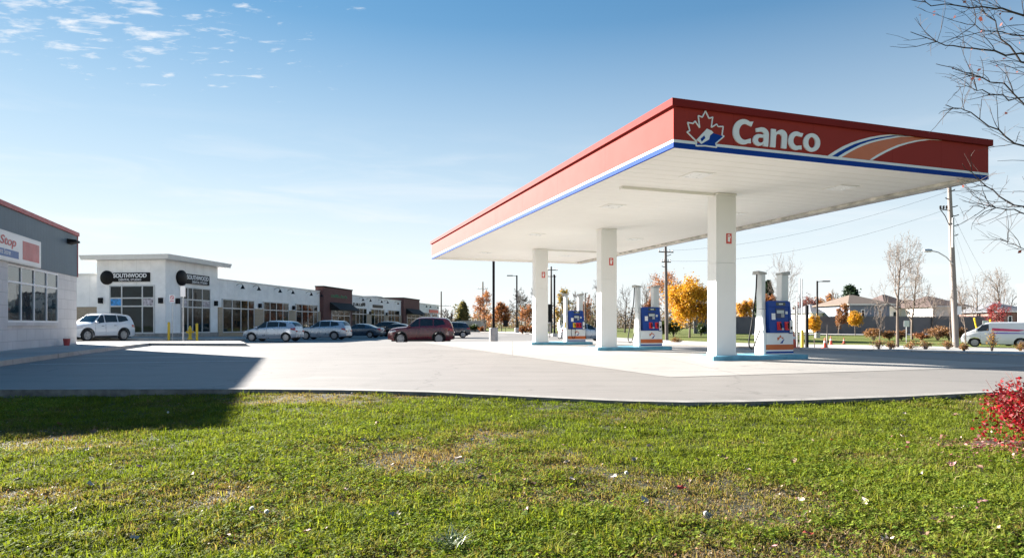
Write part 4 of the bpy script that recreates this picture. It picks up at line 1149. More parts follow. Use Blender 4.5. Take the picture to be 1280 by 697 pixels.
def place(px, d, dz=0.0):
    p = at(px, d); return (p.x, p.y, p.z + dz + 0.0)
MALL_IN = math.atan2(-MN[1], -MN[0])       # nose towards the shops
c, s = car('parked_car', 'white sport utility car parked nose to the left by the corner unit', 'car', place(121.5, 43.0, -0.04), math.radians(250), 'suv', paint('white_car_paint', (0.72, 0.73, 0.74), 0.0), 'cars parked in front of the shops', clad=True, rails=True)
MB().box(s.L/2-0.16, s.L/2+0.015, 0.55, 0.72, 0.48, 0.60).build('fog_lamp', M['yellow_plastic'], c, bevel=0.02)
car('parked_car', 'silver tall hatchback parked nose-in, leftmost of the row before the shops', 'car', place(342, 50.0), MALL_IN, 'hatch', paint('silver_paint', (0.42, 0.46, 0.52), 0.6, 0.3), 'cars parked in front of the shops')
car('parked_car', 'silver sport utility car parked nose-in before the brick portal', 'car', place(405.5, 58.5), MALL_IN, 'suv', paint('silver_grey_paint', (0.40, 0.44, 0.49), 0.6, 0.3), 'cars parked in front of the shops')
car('parked_car', 'dark blue saloon parked nose-in beside the silver sport utility car', 'car', place(451, 66.0), MALL_IN, 'sedan', paint('slate_blue_paint', (0.035, 0.065, 0.10), 0.4, 0.3), 'cars parked in front of the shops')
car('parked_car', 'black saloon parked nose-in and half hidden by the red car', 'car', place(496, 71.0), MALL_IN, 'sedan', paint('black_paint', (0.012, 0.013, 0.017), 0.3, 0.25), 'cars parked in front of the shops')
car('parked_car', 'small black hatchback deep in the shade right behind the dark blue saloon', 'car', place(480, 80.0), MALL_IN, 'hatch', paint('deep_black_paint', (0.012, 0.012, 0.013), 0.3, 0.3), 'cars parked in front of the shops')
rs_, _ = car('sport_utility_car', 'dark red sport utility car standing in the sun in the open lot', 'car', place(527, 44.2, -.05), math.radians(183), 'suv', paint('dark_red_paint', (0.095, 0.003, 0.011), 0.0, 0.3), clad=True)
rs_.scale = (.955, 1, 1.06); c.scale = (.96, 1, 1.05)
car('parked_car', 'dark navy hatchback peeking out behind the tail of the red car', 'car', place(561, 66.0), math.radians(188), 'hatch', paint('navy_paint', (0.016, 0.022, 0.04), 0.3, 0.3), 'cars parked in front of the shops')
car('customer_car', 'pale silver hatchback seen between the farthest pump and the middle column', 'car', place(729, 57.0), math.radians(8), 'hatch', paint('pale_silver_paint', (0.48, 0.51, 0.55), 0.5, 0.3))
# the delivery van at the right edge
vx = at(1246, 48.0)
v_, s = car('delivery_van', 'white delivery van with a red and purple stripe at the right edge', 'van', (vx.x, vx.y, terrain(vx.x, vx.y)), math.radians(145), 'van', paint('white_van_paint', (0.74, 0.74, 0.75), 0.0))
VR = mat('van_red_stripe', (0.55, 0.05, 0.12), 0.35, var=0.35, scale=2); VP = mat('van_purple_stripe', (0.13, 0.07, 0.38), 0.35, var=0.15)
s.side_patch([(0.35, 1.0), (-2.0, 1.0), (-2.0, 1.09), (0.35, 1.09)], 'purple_stripe', VP, v_, 0.008, 6)
s.side_patch([(0.35, 1.11), (-1.3, 1.11), (-1.9, 1.26), (0.30, 1.42)], 'red_stripe', VR, v_, 0.008, 6)
dx_ = at(1292, 49)
car('parked_car', 'slate grey hatchback cut off by the right edge behind the white van', 'car', (dx_.x, dx_.y, dx_.z), math.radians(184), 'hatch', paint('slate_grey_paint', (0.10, 0.13, 0.16), 0.3, 0.3))
# ================================================================== TREES AND PLANTS
def leaf_cards(name, centers, sizes, cols, m, parent=None, flat=0.0, seed=1, kind=None):
    """one mesh of many small folded leaves; centers Nx3, colours Nx3"""
    rng = np.random.default_rng(seed)
    n = len(centers); c = np.asarray(centers, float); sz = np.asarray(sizes, float).reshape(-1, 1)
    a = rng.normal(size=(n, 3)); a[:, 2] *= (1-flat); a /= np.linalg.norm(a, axis=1, keepdims=True)
    b = rng.normal(size=(n, 3)); b[:, 2] *= (1-flat)
    b -= a*(a*b).sum(1, keepdims=True); b /= np.linalg.norm(b, axis=1, keepdims=True)
    nn = np.cross(a, b)
    P = np.stack([c-a*sz*0.5, c+b*sz*0.36-nn*sz*0.07, c+a*sz*0.5, c-b*sz*0.36-nn*sz*0.07], 1).reshape(-1, 3)
    me = bpy.data.meshes.new(name)
    me.vertices.add(4*n); me.vertices.foreach_set('co', P.ravel())
    me.loops.add(4*n); me.loops.foreach_set('vertex_index', np.arange(4*n, dtype=np.int32))
    me.polygons.add(n); me.polygons.foreach_set('loop_start', np.arange(0, 4*n, 4, dtype=np.int32))
    me.update(calc_edges=True)
    at_ = me.attributes.new('Col', 'FLOAT_COLOR', 'POINT')
    cc = np.concatenate([np.repeat(np.asarray(cols, float), 4, axis=0), np.ones((4*n, 1))], 1)
    at_.data.foreach_set('color', cc.ravel().astype(np.float32))
    me.materials.append(m)
    o = bpy.data.objects.new(name, me); COL.objects.link(o)
    if parent: o.parent = parent
    return o

def grow(rng, p, d, length, r, lev, maxlev, tubes, tips, cfg):
    n = 6 if lev == 0 else 4
    pts = [p.copy()]; rad = [r]; q = p.copy(); dd = d.normalized()
    for i in range(n):
        wob = cfg.get('wob', 0.16) * (0.35 if lev == 0 else 1)
        dd = (dd + Vector((rng.gauss(0, wob), rng.gauss(0, wob), rng.gauss(0, wob) + cfg.get('up', 0.06)))).normalized()
        q = q + dd * (length/n); pts.append(q.copy()); rad.append(r*(1-(i+1)/n*cfg.get('taper', 0.72)))
    tubes.append((lev, pts, rad))
    if lev >= maxlev:
        tips.extend(pts[1:]); return
    if lev > 0: tips.append(pts[-1])
    k = cfg['n'][min(lev, len(cfg['n'])-1)]
    for i in range(k):
        t = cfg['t0'][min(lev, len(cfg['t0'])-1)] + (1-cfg['t0'][min(lev, len(cfg['t0'])-1)])*(i+rng.random()*0.8)/k
        f = t*n; j = min(int(f), n-1); pos = pts[j].lerp(pts[j+1], f-j)
        ax = (pts[j+1]-pts[j]).normalized()
        o = ax.orthogonal().normalized(); o.rotate(Matrix.Rotation(i*2.4+rng.uniform(-.5, .5), 3, ax))
        ang = math.radians(rng.uniform(*cfg.get('ang', (32, 55))))
        nd = ax*math.cos(ang)+o*math.sin(ang)
        rr = rad[j]*cfg.get('rr', 0.5)
        grow(rng, pos, nd, length*cfg['ratio']*(1.15-0.5*t if lev == 0 else 1.05-0.3*t)*rng.uniform(.75, 1.15), max(rr, cfg.get('rmin', 0.008)), lev+1, maxlev, tubes, tips, cfg)

def tree(label, px, d, py_top, crown_w=None, base=None, kind='bare', cols=None, leaf=0.2, n_leaf=1500, seed=1, group=None, trunk_r=None, levels=3, name=None, clear=0.3, xyz=None, bark='bark'):
    leaf *= .7; n_leaf = int(n_leaf*2.0)
    rng = random.Random(seed); nr = np.random.default_rng(seed)
    p = at(px, d) if xyz is None else Vector(xyz)
    h = zat(py_top, d) - p.z
    cw = (crown_w*d/F/2) if crown_w else h*0.3
    root = thing(name or ('bare_tree' if kind == 'bare' else 'autumn_tree'), label, 'tree', p - Vector((0, 0, 0.05)), 0, group)
    tr = trunk_r or max(0.05, h*0.018)
    tubes, tips = [], []
    cfg = {'n': [9, 5, 4, 3], 't0': [clear, 0.25, 0.25], 'ratio': 0.52, 'up': 0.07, 'ang': (30, 52), 'rmin': 0.004+0.00012*d*(2.2 if d > 100 else 1)}
    if kind == 'bare': cfg.update(n=[12, 6, 5, 3], ratio=0.58, up=0.06, ang=(34, 60), wob=.2)
    grow(rng, Vector((0, 0, 0)), Vector((rng.uniform(-.03, .03), rng.uniform(-.03, .03), 1)), h*(0.80 if kind == 'round' else 0.86), tr, 0, levels, tubes, tips, cfg)
    # squeeze branches to the crown's measured width and height
    ext = max(max(abs(q.x), abs(q.y)) for l, P, r in tubes for q in P); zm = max(q.z for l, P, r in tubes for q in P)
    kx = min(2.2, cw/max(ext, .01)); kz = h/zm; cone = 'cone-shaped' in label and kind != 'bare'
    def sq(q): 
        w = min(1, math.hypot(q.x, q.y)/(0.25*ext+1e-6)); k = 1+(kx-1)*w
        if cone: k *= 1.25-1.1*max(0, q.z/zm)
        return Vector((q.x*k, q.y*k, q.z*kz))
    t0 = MB(); t1 = MB()
    for l, P, r in tubes:
        P2 = [sq(q) for q in P]
        (t0 if l == 0 else t1).tube(P2, r, 8 if l == 0 else (5 if l == 1 else 3), cap=(l == 0))
    t0.build('trunk', M[bark], root, smooth=True)
    br = t1.build('branches', M[bark], root, recalc=False)
    if kind == 'bare': return root
    T = np.array([sq(q)[:] for q in tips])
    cz = h*(clear+1)/2; rz = h*(1-clear)/2
    if kind == 'round':
        # leaf clumps filling an uneven ellipsoid
        K = 46; th = nr.uniform(0, 2*np.pi, K); ph = np.arccos(nr.uniform(-0.9, 1, K)); rad = nr.uniform(0.45, 1.0, K)**0.6
        C = np.stack([np.sin(ph)*np.cos(th)*rad*cw*0.86, np.sin(ph)*np.sin(th)*rad*cw*0.86, cz+np.cos(ph)*rad*rz*0.88], 1)
        idx = nr.integers(0, K, n_leaf); sg = np.array([cw*0.17, cw*0.17, rz*0.15])
        X = C[idx] + nr.normal(size=(n_leaf, 3))*sg; tone = nr.uniform(0.72, 1.2, K)[idx]
    else:
        idx = nr.integers(0, len(T), n_leaf); X = T[idx] + nr.normal(size=(n_leaf, 3))*cw*0.09
        tone = (0.75+0.5*nr.random(len(T)))[idx]
        if kind == 'sparse':
            keep = nr.random(n_leaf) < np.clip(1.25-(X[:, 2]/h)*0.9, .15, 1); X, tone = X[keep], tone[keep]
    C_ = np.asarray(cols)[nr.integers(0, len(cols), len(X))]*tone[:, None]*nr.uniform(.8, 1.2, (len(X), 1))
    leaf_cards('crown', X, nr.uniform(.7, 1.3, len(X))*leaf, C_, M['leaf'], root, 0.2, seed)
    return root

def spruce(label, px, d, py_top, w_px, seed, py_base=None, cols=((.022,.045,.024),(.03,.06,.028),(.016,.034,.02)), group=None):
    nr = np.random.default_rng(seed); p = at(px, d); h = zat(py_top, d)-p.z; cw = w_px*d/F/2
    root = thing('spruce_tree', label, 'tree', p, 0, group)
    MB().tube([(0,0,0),(0.03,0,h*.5),(0,0,h*.98)], [h*.02, h*.013, 0.02], 7).build('trunk', M['bark'], root)
    X = []
    for i in range(26):
        z = h*(0.10+0.88*i/26); R_ = cw*(1-(i/26)**0.85)*nr.uniform(.78, 1.1)+0.06
        for a in np.linspace(0, 2*np.pi, 9, endpoint=False)+nr.uniform(0, 1):
            L = R_*nr.uniform(.65, 1.1); t = nr.random(60)**0.7
            X.append(np.stack([np.cos(a)*L*t, np.sin(a)*L*t, z-0.22*L*t+0.10*L*t*t], 1)+nr.normal(size=(60, 3))*0.05*(cw+.4))
    X = np.concatenate(X); C_ = np.asarray(cols)[nr.integers(0, len(cols), len(X))]*nr.uniform(.7, 1.3, (len(X), 1))
    leaf_cards('crown', X, nr.uniform(.7, 1.3, len(X))*min(.42, max(.18, cw*.17)), C_, M['leaf'], root, 0.3, seed)
    return root

def shrub(label, name, px, d, w_px, h_px, cols, seed, n=900, leaf=0.09, group=None, stems=14, xyz=None, dens=1.0, twiggy=False):
    nr = np.random.default_rng(seed); rng = random.Random(seed); p = at(px, d) if xyz is None else Vector(xyz)
    w = w_px*d/F/2; h = h_px*d/F
    root = thing(name, label, 'shrub', p, 0, group)
    mb = MB()
    K = 30; C = []
    for i in range(stems):
        a = rng.uniform(0, 2*math.pi); rr = w*rng.uniform(.2, .95); zz = h*rng.uniform(.55, 1.0)*(1-0.35*(rr/w)**2)
        e = Vector((math.cos(a)*rr, math.sin(a)*rr, zz)); m_ = Vector((e.x*.4, e.y*.4, zz*.55))
        mb.tube([(e.x*.08, e.y*.08, -0.03), m_, e], [0.012+.0001*d, 0.009+.0001*d, 0.004+.00008*d], 4)
        C += [e, m_.lerp(e, .6)]
        for _ in range(3):
            t = m_.lerp(e, rng.random()); f = t+Vector((rng.gauss(0, w*.2), rng.gauss(0, w*.2), abs(rng.gauss(0, h*.15)))); f.z = min(f.z, h*1.05); mb.tube([t, f], [0.006+.0001*d, 0.003+.00008*d], 3); C.append(f)
    mb.build('stems', M['bark_dark' if twiggy else 'bark'], root, recalc=False)
    C = np.array([c[:] for c in C]); idx = nr.integers(0, len(C), n)
    X = C[idx]+nr.normal(size=(n, 3))*np.array([w*.17, w*.17, h*.11]); X[:, 2] = np.clip(X[:, 2], 0.01, None)
    C_ = np.asarray(cols)[nr.integers(0, len(cols), n)]*(0.7+0.6*nr.random(len(C)))[idx][:, None]*nr.uniform(.8, 1.2, (n, 1))
    leaf_cards('foliage', X, nr.uniform(.7, 1.3, n)*leaf, C_, M['leaf'], root, 0.2, seed)
    return root

ORG = ((.37,.165,.07),(.31,.125,.055),(.42,.21,.095),(.26,.11,.055))
RUST = ((.22,.085,.035),(.28,.12,.05),(.17,.07,.035))
YEL = ((.55,.30,.025),(.60,.36,.04),(.48,.23,.02),(.50,.28,.03))
YGR = ((.20,.17,.04),(.26,.20,.045),(.14,.13,.035))
OLV = ((.13,.135,.05),(.17,.16,.06),(.20,.17,.07))
RED = ((.22,.035,.04),(.28,.05,.05),(.17,.03,.04))
MAU = ((.19,.075,.075),(.24,.10,.09),(.15,.06,.065))
GRN = ((.035,.06,.02),(.05,.075,.024),(.03,.05,.018))
DRY = ((.24,.13,.065),(.30,.17,.085),(.20,.10,.05),(.27,.14,.06))
PINKR = ((.28,.007,.016),(.36,.011,.022),(.20,.006,.013),(.40,.03,.035))
BG = 'trees behind the far edge of the lot'
# centre-left gap, beyond the strip mall
tree('olive green cone-shaped tree above the pale board fence', 578, 118, 377, 30, kind='leafy', cols=OLV, leaf=.42, n_leaf=2600, seed=11, group=BG, clear=.08)
tree('sparse pale orange tree just left of the concrete-based black lamp post', 606, 96, 361, 30, kind='sparse', cols=ORG, leaf=.26, n_leaf=1900, seed=12, group=BG, clear=.15)
tree('dense rusty orange tree just right of the concrete-based black lamp post', 627, 108, 378, 26, kind='leafy', cols=RUST+ORG, leaf=.33, n_leaf=1900, seed=13, group=BG, clear=.12)
tree('broad bare grey tree behind the thin far lamp post', 648, 150, 357, 52, seed=14, group=BG, clear=.12, levels=4, trunk_r=.22)
tree('bare grey tree partly behind the farthest canopy column', 668, 140, 359, 40, seed=15, group=BG, clear=.15, levels=4, trunk_r=.2)
tree('small orange tree between the thin lamp post and the farthest column', 657, 100, 379, 20, kind='sparse', cols=ORG, leaf=.26, n_leaf=1300, seed=16, group=BG, clear=.2)
tree('slim bare tree beside the gable end of the strip mall', 556, 150, 384, 26, seed=17, group=BG, clear=.2, levels=3)
tree('slim bare tree left of the olive green tree', 564, 135, 388, 22, seed=18, group=BG, clear=.15, levels=3)
tree('tall yellow-green tree above the left mast of the farthest pump', 704, 105, 359, 28, kind='sparse', cols=YGR+YEL[:1], leaf=.33, n_leaf=1800, seed=19, group=BG, clear=.15)
tree('bare tree seen between the two masts of the farthest pump', 720, 120, 362, 30, seed=20, group=BG, clear=.2)
tree('brown tree with thinning leaves right of the farthest pump', 733, 112, 368, 24, kind='sparse', cols=RUST, leaf=.28, n_leaf=1000, seed=21, group=BG, clear=.15)
tree('tall bare tree just left of the middle column', 742, 125, 348, 34, seed=22, group=BG, clear=.15)
tree('dark brown bare tree between the middle column and its pump', 781, 95, 354, 36, seed=23, group=BG, clear=.1, bark='bark_dark')
tree('pale bare tree with upswept twigs over the middle pump', 806, 90, 340, 34, seed=24, group=BG, clear=.2)
tree('airy orange tree behind the crossarm pole right of the middle pump', 833, 92, 336, 50, kind='sparse', cols=ORG, leaf=.28, n_leaf=2600, seed=25, group=BG, clear=.3)
tree('full round golden yellow tree left of the nearest column', 862, 70, 348, 58, kind='round', cols=YEL, leaf=.27, n_leaf=8500, seed=26, group=BG, clear=.22, trunk_r=.12)
tree('small rust-brown tree seen between the masts of the middle pump', 812, 84, 372, 26, kind='leafy', cols=RUST, leaf=.26, n_leaf=1400, seed=27, group=BG, clear=.15)
for i, (px, w, h) in enumerate(((826, 16, 17), (842, 18, 18), (876, 14, 14))):
    shrub(('dark green bush left of the golden tree, by the crossarm pole', 'dark green bush under the left side of the golden tree', 'dark green bush between the golden tree and the nearest column')[i], 'evergreen_bush', px, 74, w, h, GRN, 40+i, 900, .22, 'dark bushes under the golden tree')
# behind the nearest pump and to the right
tree('yellow-orange tree seen between the nearest column and its pump', 931, 96, 374, 28, kind='leafy', cols=YEL[:2]+ORG[:1], leaf=.3, n_leaf=1800, seed=28, group=BG, clear=.15)
spruce('dark spruce poking up between the masts of the nearest pump', 960, 118, 350, 44, 29)
spruce('shorter dark spruce right behind the left mast of the nearest pump', 952, 122, 357, 36, 30)
tree('brown-orange tree in front of the spruces, between the masts of the nearest pump', 963, 98, 368, 30, kind='leafy', cols=RUST+ORG[:1], leaf=.3, n_leaf=1800, seed=31, group=BG, clear=.12)
tree('tall thin bare tree rising behind the right mast of the nearest pump', 986, 62, 308, 54, seed=32, clear=.4, levels=3, trunk_r=.07)
tree('mauve-red round tree left of the far lamp post', 1010, 112, 368, 30, kind='round', cols=MAU, leaf=.32, n_leaf=2200, seed=33, group=BG, clear=.15)
tree('orange tree just right of the far lamp post, above the low house', 1031, 120, 367, 24, kind='leafy', cols=ORG+YEL[:1], leaf=.33, n_leaf=1700, seed=34, group=BG, clear=.2)
tree('brown leafy tree between the low house and the tan house', 1048, 84, 380, 26, kind='leafy', cols=DRY+RUST, leaf=.24, n_leaf=1700, seed=35, group=BG, clear=.1)
spruce('wide dark spruce behind the tan hip-roofed house', 1063, 122, 358, 84, 36)
tree('bare pale tree behind the roof of the low house', 1044, 130, 360, 20, seed=37, group=BG, clear=.3)
tree('small yellow lollipop tree held by wooden stakes near the cones', 1018, 46, 391, 15, kind='round', cols=YEL, leaf=.15, n_leaf=1500, seed=38, clear=.50, trunk_r=.035)
tree('small round yellow tree in front of the grey fence and tan house', 1069, 76, 388, 18, kind='round', cols=YEL, leaf=.2, n_leaf=1500, seed=39, clear=.36, trunk_r=.05)
tree('tall bare tree with open branches in front of the white house', 1122, 47, 288, 84, seed=50, clear=.34, levels=4, trunk_r=.115)
tree('bare tree with dense fine twigs left of the wooden utility pole', 1140, 66, 312, 62, seed=51, clear=.22, levels=4, trunk_r=.13)
tree('leafless sapling beside the dome shrubs on the verge', 1099, 52, 372, 24, seed=52, clear=.35, levels=2, trunk_r=.05)
tree('leafless staked sapling just left of the wooden utility pole', 1190, 47, 364, 16, seed=53, clear=.5, levels=2, trunk_r=.045)
tree('leafless sapling right of the wooden utility pole', 1207, 47, 352, 28, seed=54, clear=.45, levels=2, trunk_r=.05)
tree('bare spreading tree behind the front of the white van', 1223, 88, 338, 44, seed=55, clear=.2, levels=3)
tree('big bare tree with steep limbs behind the rear of the white van', 1256, 92, 331, 62, seed=56, clear=.16, levels=4, trunk_r=.2)
tree('small dark red tree behind the roof of the white van', 1246, 78, 376, 28, kind='sparse', cols=RED, leaf=.22, n_leaf=1600, seed=57, clear=.12)
tree('bare bushy tree in front of the dark-roofed house', 1165, 86, 362, 40, seed=58, clear=.1, levels=3)
tree('bare grey tree at the far right end of the grey fence', 1203, 96, 345, 36, seed=59, clear=.2, levels=3)
for i, (px, w, h, lab) in enumerate(((1092, 22, 14, 'rust-brown dome shrub beside the leafless sapling, leftmost of the clipped shrubs'), (1112, 16, 10, 'low rust-brown shrub at the foot of the tall bare tree'), (1127, 14, 10, 'low brown shrub just right of the tall bare tree trunk'), (1152, 22, 8, 'flat reddish shrub below the small white sign'), (1172, 26, 15, 'bulky tan dome shrub just left of the wooden utility pole'), (1186, 20, 14, 'tan dome shrub touching the wooden utility pole'), (1201, 14, 13, 'tan shrub just right of the wooden utility pole'))):
    shrub(lab, 'dome_shrub', px, 64, w, h, DRY if i != 3 else RUST, 60+i, 1500, .13, 'clipped brown shrubs across the verge', 24)
for i, (px, w, h, lab) in enumerate(((1099, 22, 12, 'dry plant clump on the verge under the leafless sapling'), (1113, 12, 10, 'reddish dry plant clump left of the tall bare tree trunk'), (1139, 16, 10, 'dry plant clump right of the tall bare tree trunk'), (1157, 16, 11, 'dry plant clump midway between the tall bare tree and the utility pole'), (1185, 14, 11, 'dry plant clump at the foot of the wooden utility pole'), (1205, 10, 10, 'small dark dry plant clump in front of the van bumper'), (1240, 12, 24, 'tall dry yellow-topped plant in front of the van door'), (1276, 18, 11, 'reddish dry plant clump behind the van at the right edge'), (845, 14, 8, 'dry grass clump beside the crossarm pole'))):
    d_ = 44 if px > 900 else 52
    shrub(lab, 'dry_plant', px, d_ if px < 1190 else 41.0, w, h, (DRY+YGR[:1]) if i != 6 else (YGR[0], YEL[2], DRY[0], RUST[0]), 80+i, 300+90*(i%3), .085, 'dry plants along the verge', 20+6*(i%2), twiggy=True)
for i, (px, d_, w, h, lab) in enumerate(((664, 84, 24, 10, 'brown bush spreading beside the base of the thin far lamp post'), (653, 84, 10, 8, 'small brown bush left of the thin far lamp post'), (584, 100, 20, 8, 'dark low bush at the left end of the pale fence'), (594, 100, 14, 8, 'dark low bush in front of the pale fence'), (603, 98, 10, 6, 'low russet bush under the sparse orange tree'))):
    shrub(lab, 'low_bush', px, d_, w, h, RUST if i in (0, 1, 4) else GRN, 100+i, 700, .2, 'low bushes at the far edge of the lot')
# far wood that closes the view
def far_wood():
    nr = np.random.default_rng(5); X = []; C_ = []
    for i in range(230):
        px = nr.uniform(566, 1330); d = nr.uniform(170, 260); p = at(px, d); h = nr.uniform(3.5, 8.5); w = nr.uniform(3, 6.5)
        k = 210; q = nr.normal(size=(k, 3))*np.array([w*.42, w*.42, 0])+np.array([p.x, p.y, p.z]); q[:, 2] += h*nr.random(k)**1.25*(1-.5*np.clip(np.abs(q[:, 0]-p.x)/w, 0, 1))
        X.append(q); c = np.asarray(((.15,.12,.10),(.17,.12,.085),(.13,.11,.10),(.11,.11,.06),(.2,.13,.08)))[nr.integers(0, 5)]
        C_.append(np.tile(c, (k, 1))*nr.uniform(.7, 1.3, (k, 1)))
    o = leaf_cards('far_wood', np.concatenate(X), nr.uniform(.3, .8, 230*210), np.concatenate(C_), M['leaf'], None, 0.1, 5)
    tag(o, 'hazy brown band of far-off trees along the skyline', 'woodland', kind='stuff')
far_wood()

# the overhanging bare tree at the upper right; its trunk stands just outside the photo
rt = thing('overhanging_tree', 'bare dark-twigged tree reaching in over the canopy at the upper right', 'tree', (8.6, 7.6, -0.1))
rb = random.Random(77)
def pt(px, py, d): return Vector(((px-CX)/F*d - 8.6, d - 7.6, zat(py, d) + 0.1))
MB().tube([(0, 0, -0.1), (0.03, 0, 1.0), (0.0, 0.05, 2.4), (0.05, 0, 4.0), (0.1, .05, 5.6), (0.1, 0, 7.2)], [.13, .11, .095, .08, .05, .02], 10).build('trunk', M['bark'], rt, smooth=True)
limbs = [
 ([(1520,150,7.6),(1400,110,7.3),(1300,95,7.0),(1268,68,6.9),(1240,28,6.8),(1222,-5,6.7)], .030),
 ([(1520,60,7.6),(1400,40,7.0),(1290,22,6.6),(1245,10,6.5),(1180,8,6.4),(1130,-2,6.3)], .026),
 ([(1520,120,7.6),(1380,100,7.0),(1285,72,6.6),(1230,62,6.4),(1180,56,6.3),(1138,40,6.2)], .024),
 ([(1520,230,7.6),(1400,220,7.2),(1300,195,6.9),(1258,170,6.8),(1215,142,6.7),(1182,131,6.6)], .026),
 ([(1520,230,7.6),(1400,200,7.4),(1310,155,7.2),(1252,104,7.1),(1205,92,7.0),(1170,80,6.9)], .022),
 ([(1520,300,7.6),(1400,290,7.2),(1300,272,7.0),(1258,250,6.9),(1225,228,6.8),(1203,205,6.7)], .024),
 ([(1520,330,7.6),(1390,320,7.2),(1300,275,6.9),(1265,262,6.8),(1235,258,6.7),(1212,258,6.6)], .018),
 ([(1520,100,7.6),(1400,60,7.3),(1310,48,7.0),(1270,45,6.9),(1235,38,6.8),(1200,28,6.7)], .020),
 ([(1520,200,7.6),(1400,160,7.3),(1300,118,7.1),(1262,124,7.0),(1220,112,6.9),(1195,108,6.8)], .018),
 ([(1520,340,7.6),(1400,330,7.3),(1310,318,7.0),(1275,310,6.9),(1250,298,6.8)], .014),
 ([(1520,20,7.6),(1400,0,7.3),(1310,-10,7.0),(1262,-18,6.9),(1225,-30,6.8)], .022),
]
lm = MB(); tw = MB(); tips_r = []
for P, r in limbs:
    pts = [Vector((0.02, 0.02, 0)) + Vector((0, 0, max(.6, pt(*P[0]).z - 0.5)))] + [pt(*q) for q in P[1:]]
    fine = []
    for a, b in zip(pts[:-1], pts[1:]):
        for k in range(4):
            fine.append(a.lerp(b, k/4)+Vector((rb.gauss(0, .012), rb.gauss(0, .012), rb.gauss(0, .012))))
    fine.append(pts[-1]); n = len(fine)
    lm.tube(fine, [max(.0028, r*0.55*(1-i/n)**1.1+.0022) for i in range(n)], 6)
    for k in range(16):
        i = rb.randrange(int(n*.35), n-1); p = fine[i]; ax = (fine[min(i+1, n-1)]-fine[i-1]).normalized()
        o = ax.orthogonal().normalized(); o.rotate(Matrix.Rotation(rb.uniform(0, 6.28), 3, ax))
        dr = (ax*.8+o*.62+Vector((0, 0, .1))).normalized(); L = rb.uniform(.18, .60); q = [p]
        for s_ in range(4):
            dr = (dr+Vector((rb.gauss(0, .16), rb.gauss(0, .16), rb.gauss(0, .16)))).normalized(); q.append(q[-1]+dr*L/4)
        r0 = rb.uniform(.0026, .0045)
        tw.tube(q, [r0, r0*.85, r0*.7, r0*.55, r0*.4], 4)
        for s_ in (1, 2, 3):
            if rb.random() < .7:
                d2 = (dr+Vector((rb.gauss(0, .6), rb.gauss(0, .6), rb.gauss(0, .6)))).normalized()
                e = q[s_]+d2*rb.uniform(.06, .22); tw.tube([q[s_], q[s_].lerp(e, .5)+Vector((0, 0, .008)), e], [.002, .0017, .0013], 3); tips_r.append(e)
lm.build('limb', M['bark_dark'], rt, smooth=True, recalc=False); tw.build('twigs', M['bark_dark'], rt, recalc=False)
nr = np.random.default_rng(3); sel = [tips_r[i] for i in nr.choice(len(tips_r), 38, replace=False)]
X = np.array([t[:] for t in sel]); X[:, 2] -= .02
leaf_cards('last_leaves', X, nr.uniform(.025, .05, len(X)), np.tile((.20, .05, .035), (len(X), 1))*nr.uniform(.6, 1.3, (len(X), 1)), M['leaf'], rt, 0, 3)

# ================================================================== HOUSES, FENCES
def house(label, px0, px1, d, py_eave, py_ridge, wallm, roofm, depth=9, side=None, name='house', px_win=None, hip=True):
    a = at(px0, d); b = at(px1, d); w = (b-a).length
    root = thing(name, label, 'house', (a.x, a.y, a.z), math.atan2(b.y-a.y, b.x-a.x))
    ze = zat(py_eave, d)-a.z; zr_ = zat(py_ridge, d+depth/2)-a.z
    MB().box(0, w, 0, depth, -0.4, ze).build('wall', wallm, root)
    o = 0.5; mb = MB()
    hx = min(w*.45, depth/2) if hip else 0
    v = [(-o, -o, ze+.003), (w+o, -o, ze+.003), (w+o, depth+o, ze+.003), (-o, depth+o, ze+.003), (-o, -o, ze+.15), (w+o, -o, ze+.15), (w+o, depth+o, ze+.15), (-o, depth+o, ze+.15), (hx, depth/2, zr_), (w-hx, depth/2, zr_)]
    mb.v = v
    for f in ((0,3,2,1),(0,1,5,4),(1,2,6,5),(2,3,7,6),(3,0,4,7),(4,5,9,8),(5,6,9),(6,7,8,9),(7,4,8)): mb.face(f)
    rf = mb.build('roof', roofm, root)
    for x0, x1 in (px_win or ((.2, .34), (.62, .78))):
        f = MB().box(w*x0, w*x1, -.05, -.002, ze*.52, ze*.84).build('window', M['white_gloss'], root)
        MB().box(w*x0+.1, w*x1-.1, -.06, -.0505, ze*.52+.1, ze*.84-.1).build('pane', M['glass'], f)
    MB().box(-o-.03, w+o+.03, -o-.09, -o-.003, ze-.02, ze+.14).build('gutter', M['coping'], rf)
    return root
RT = mat('tan_shingles', (.135, .10, .078), .9, var=.2, scale=3, bmp=.4, bscale=20)
RD = mat('dark_brown_shingles', (.075, .05, .045), .9, var=.25, scale=3, bmp=.4, bscale=20)
RG = mat('grey_shingles', (.15, .155, .17), .9, var=.2, scale=3, bmp=.4, bscale=20)
WS = mat('slate_siding', (.17, .20, .26), .8, var=.08); WC = mat('cream_siding', (.62, .56, .46), .8, var=.06); WW = mat('white_stucco', (.74, .70, .66), .8, var=.05); WB = mat('brown_brick_wall', (.20, .12, .10), .85, var=.2, scale=5)
hA = house('tan hip-roofed house with slate blue siding behind the grey fence', 1062, 1112, 92, 381, 368.5, WS, RT, 10, px_win=((.28, .38), (.7, .8)))
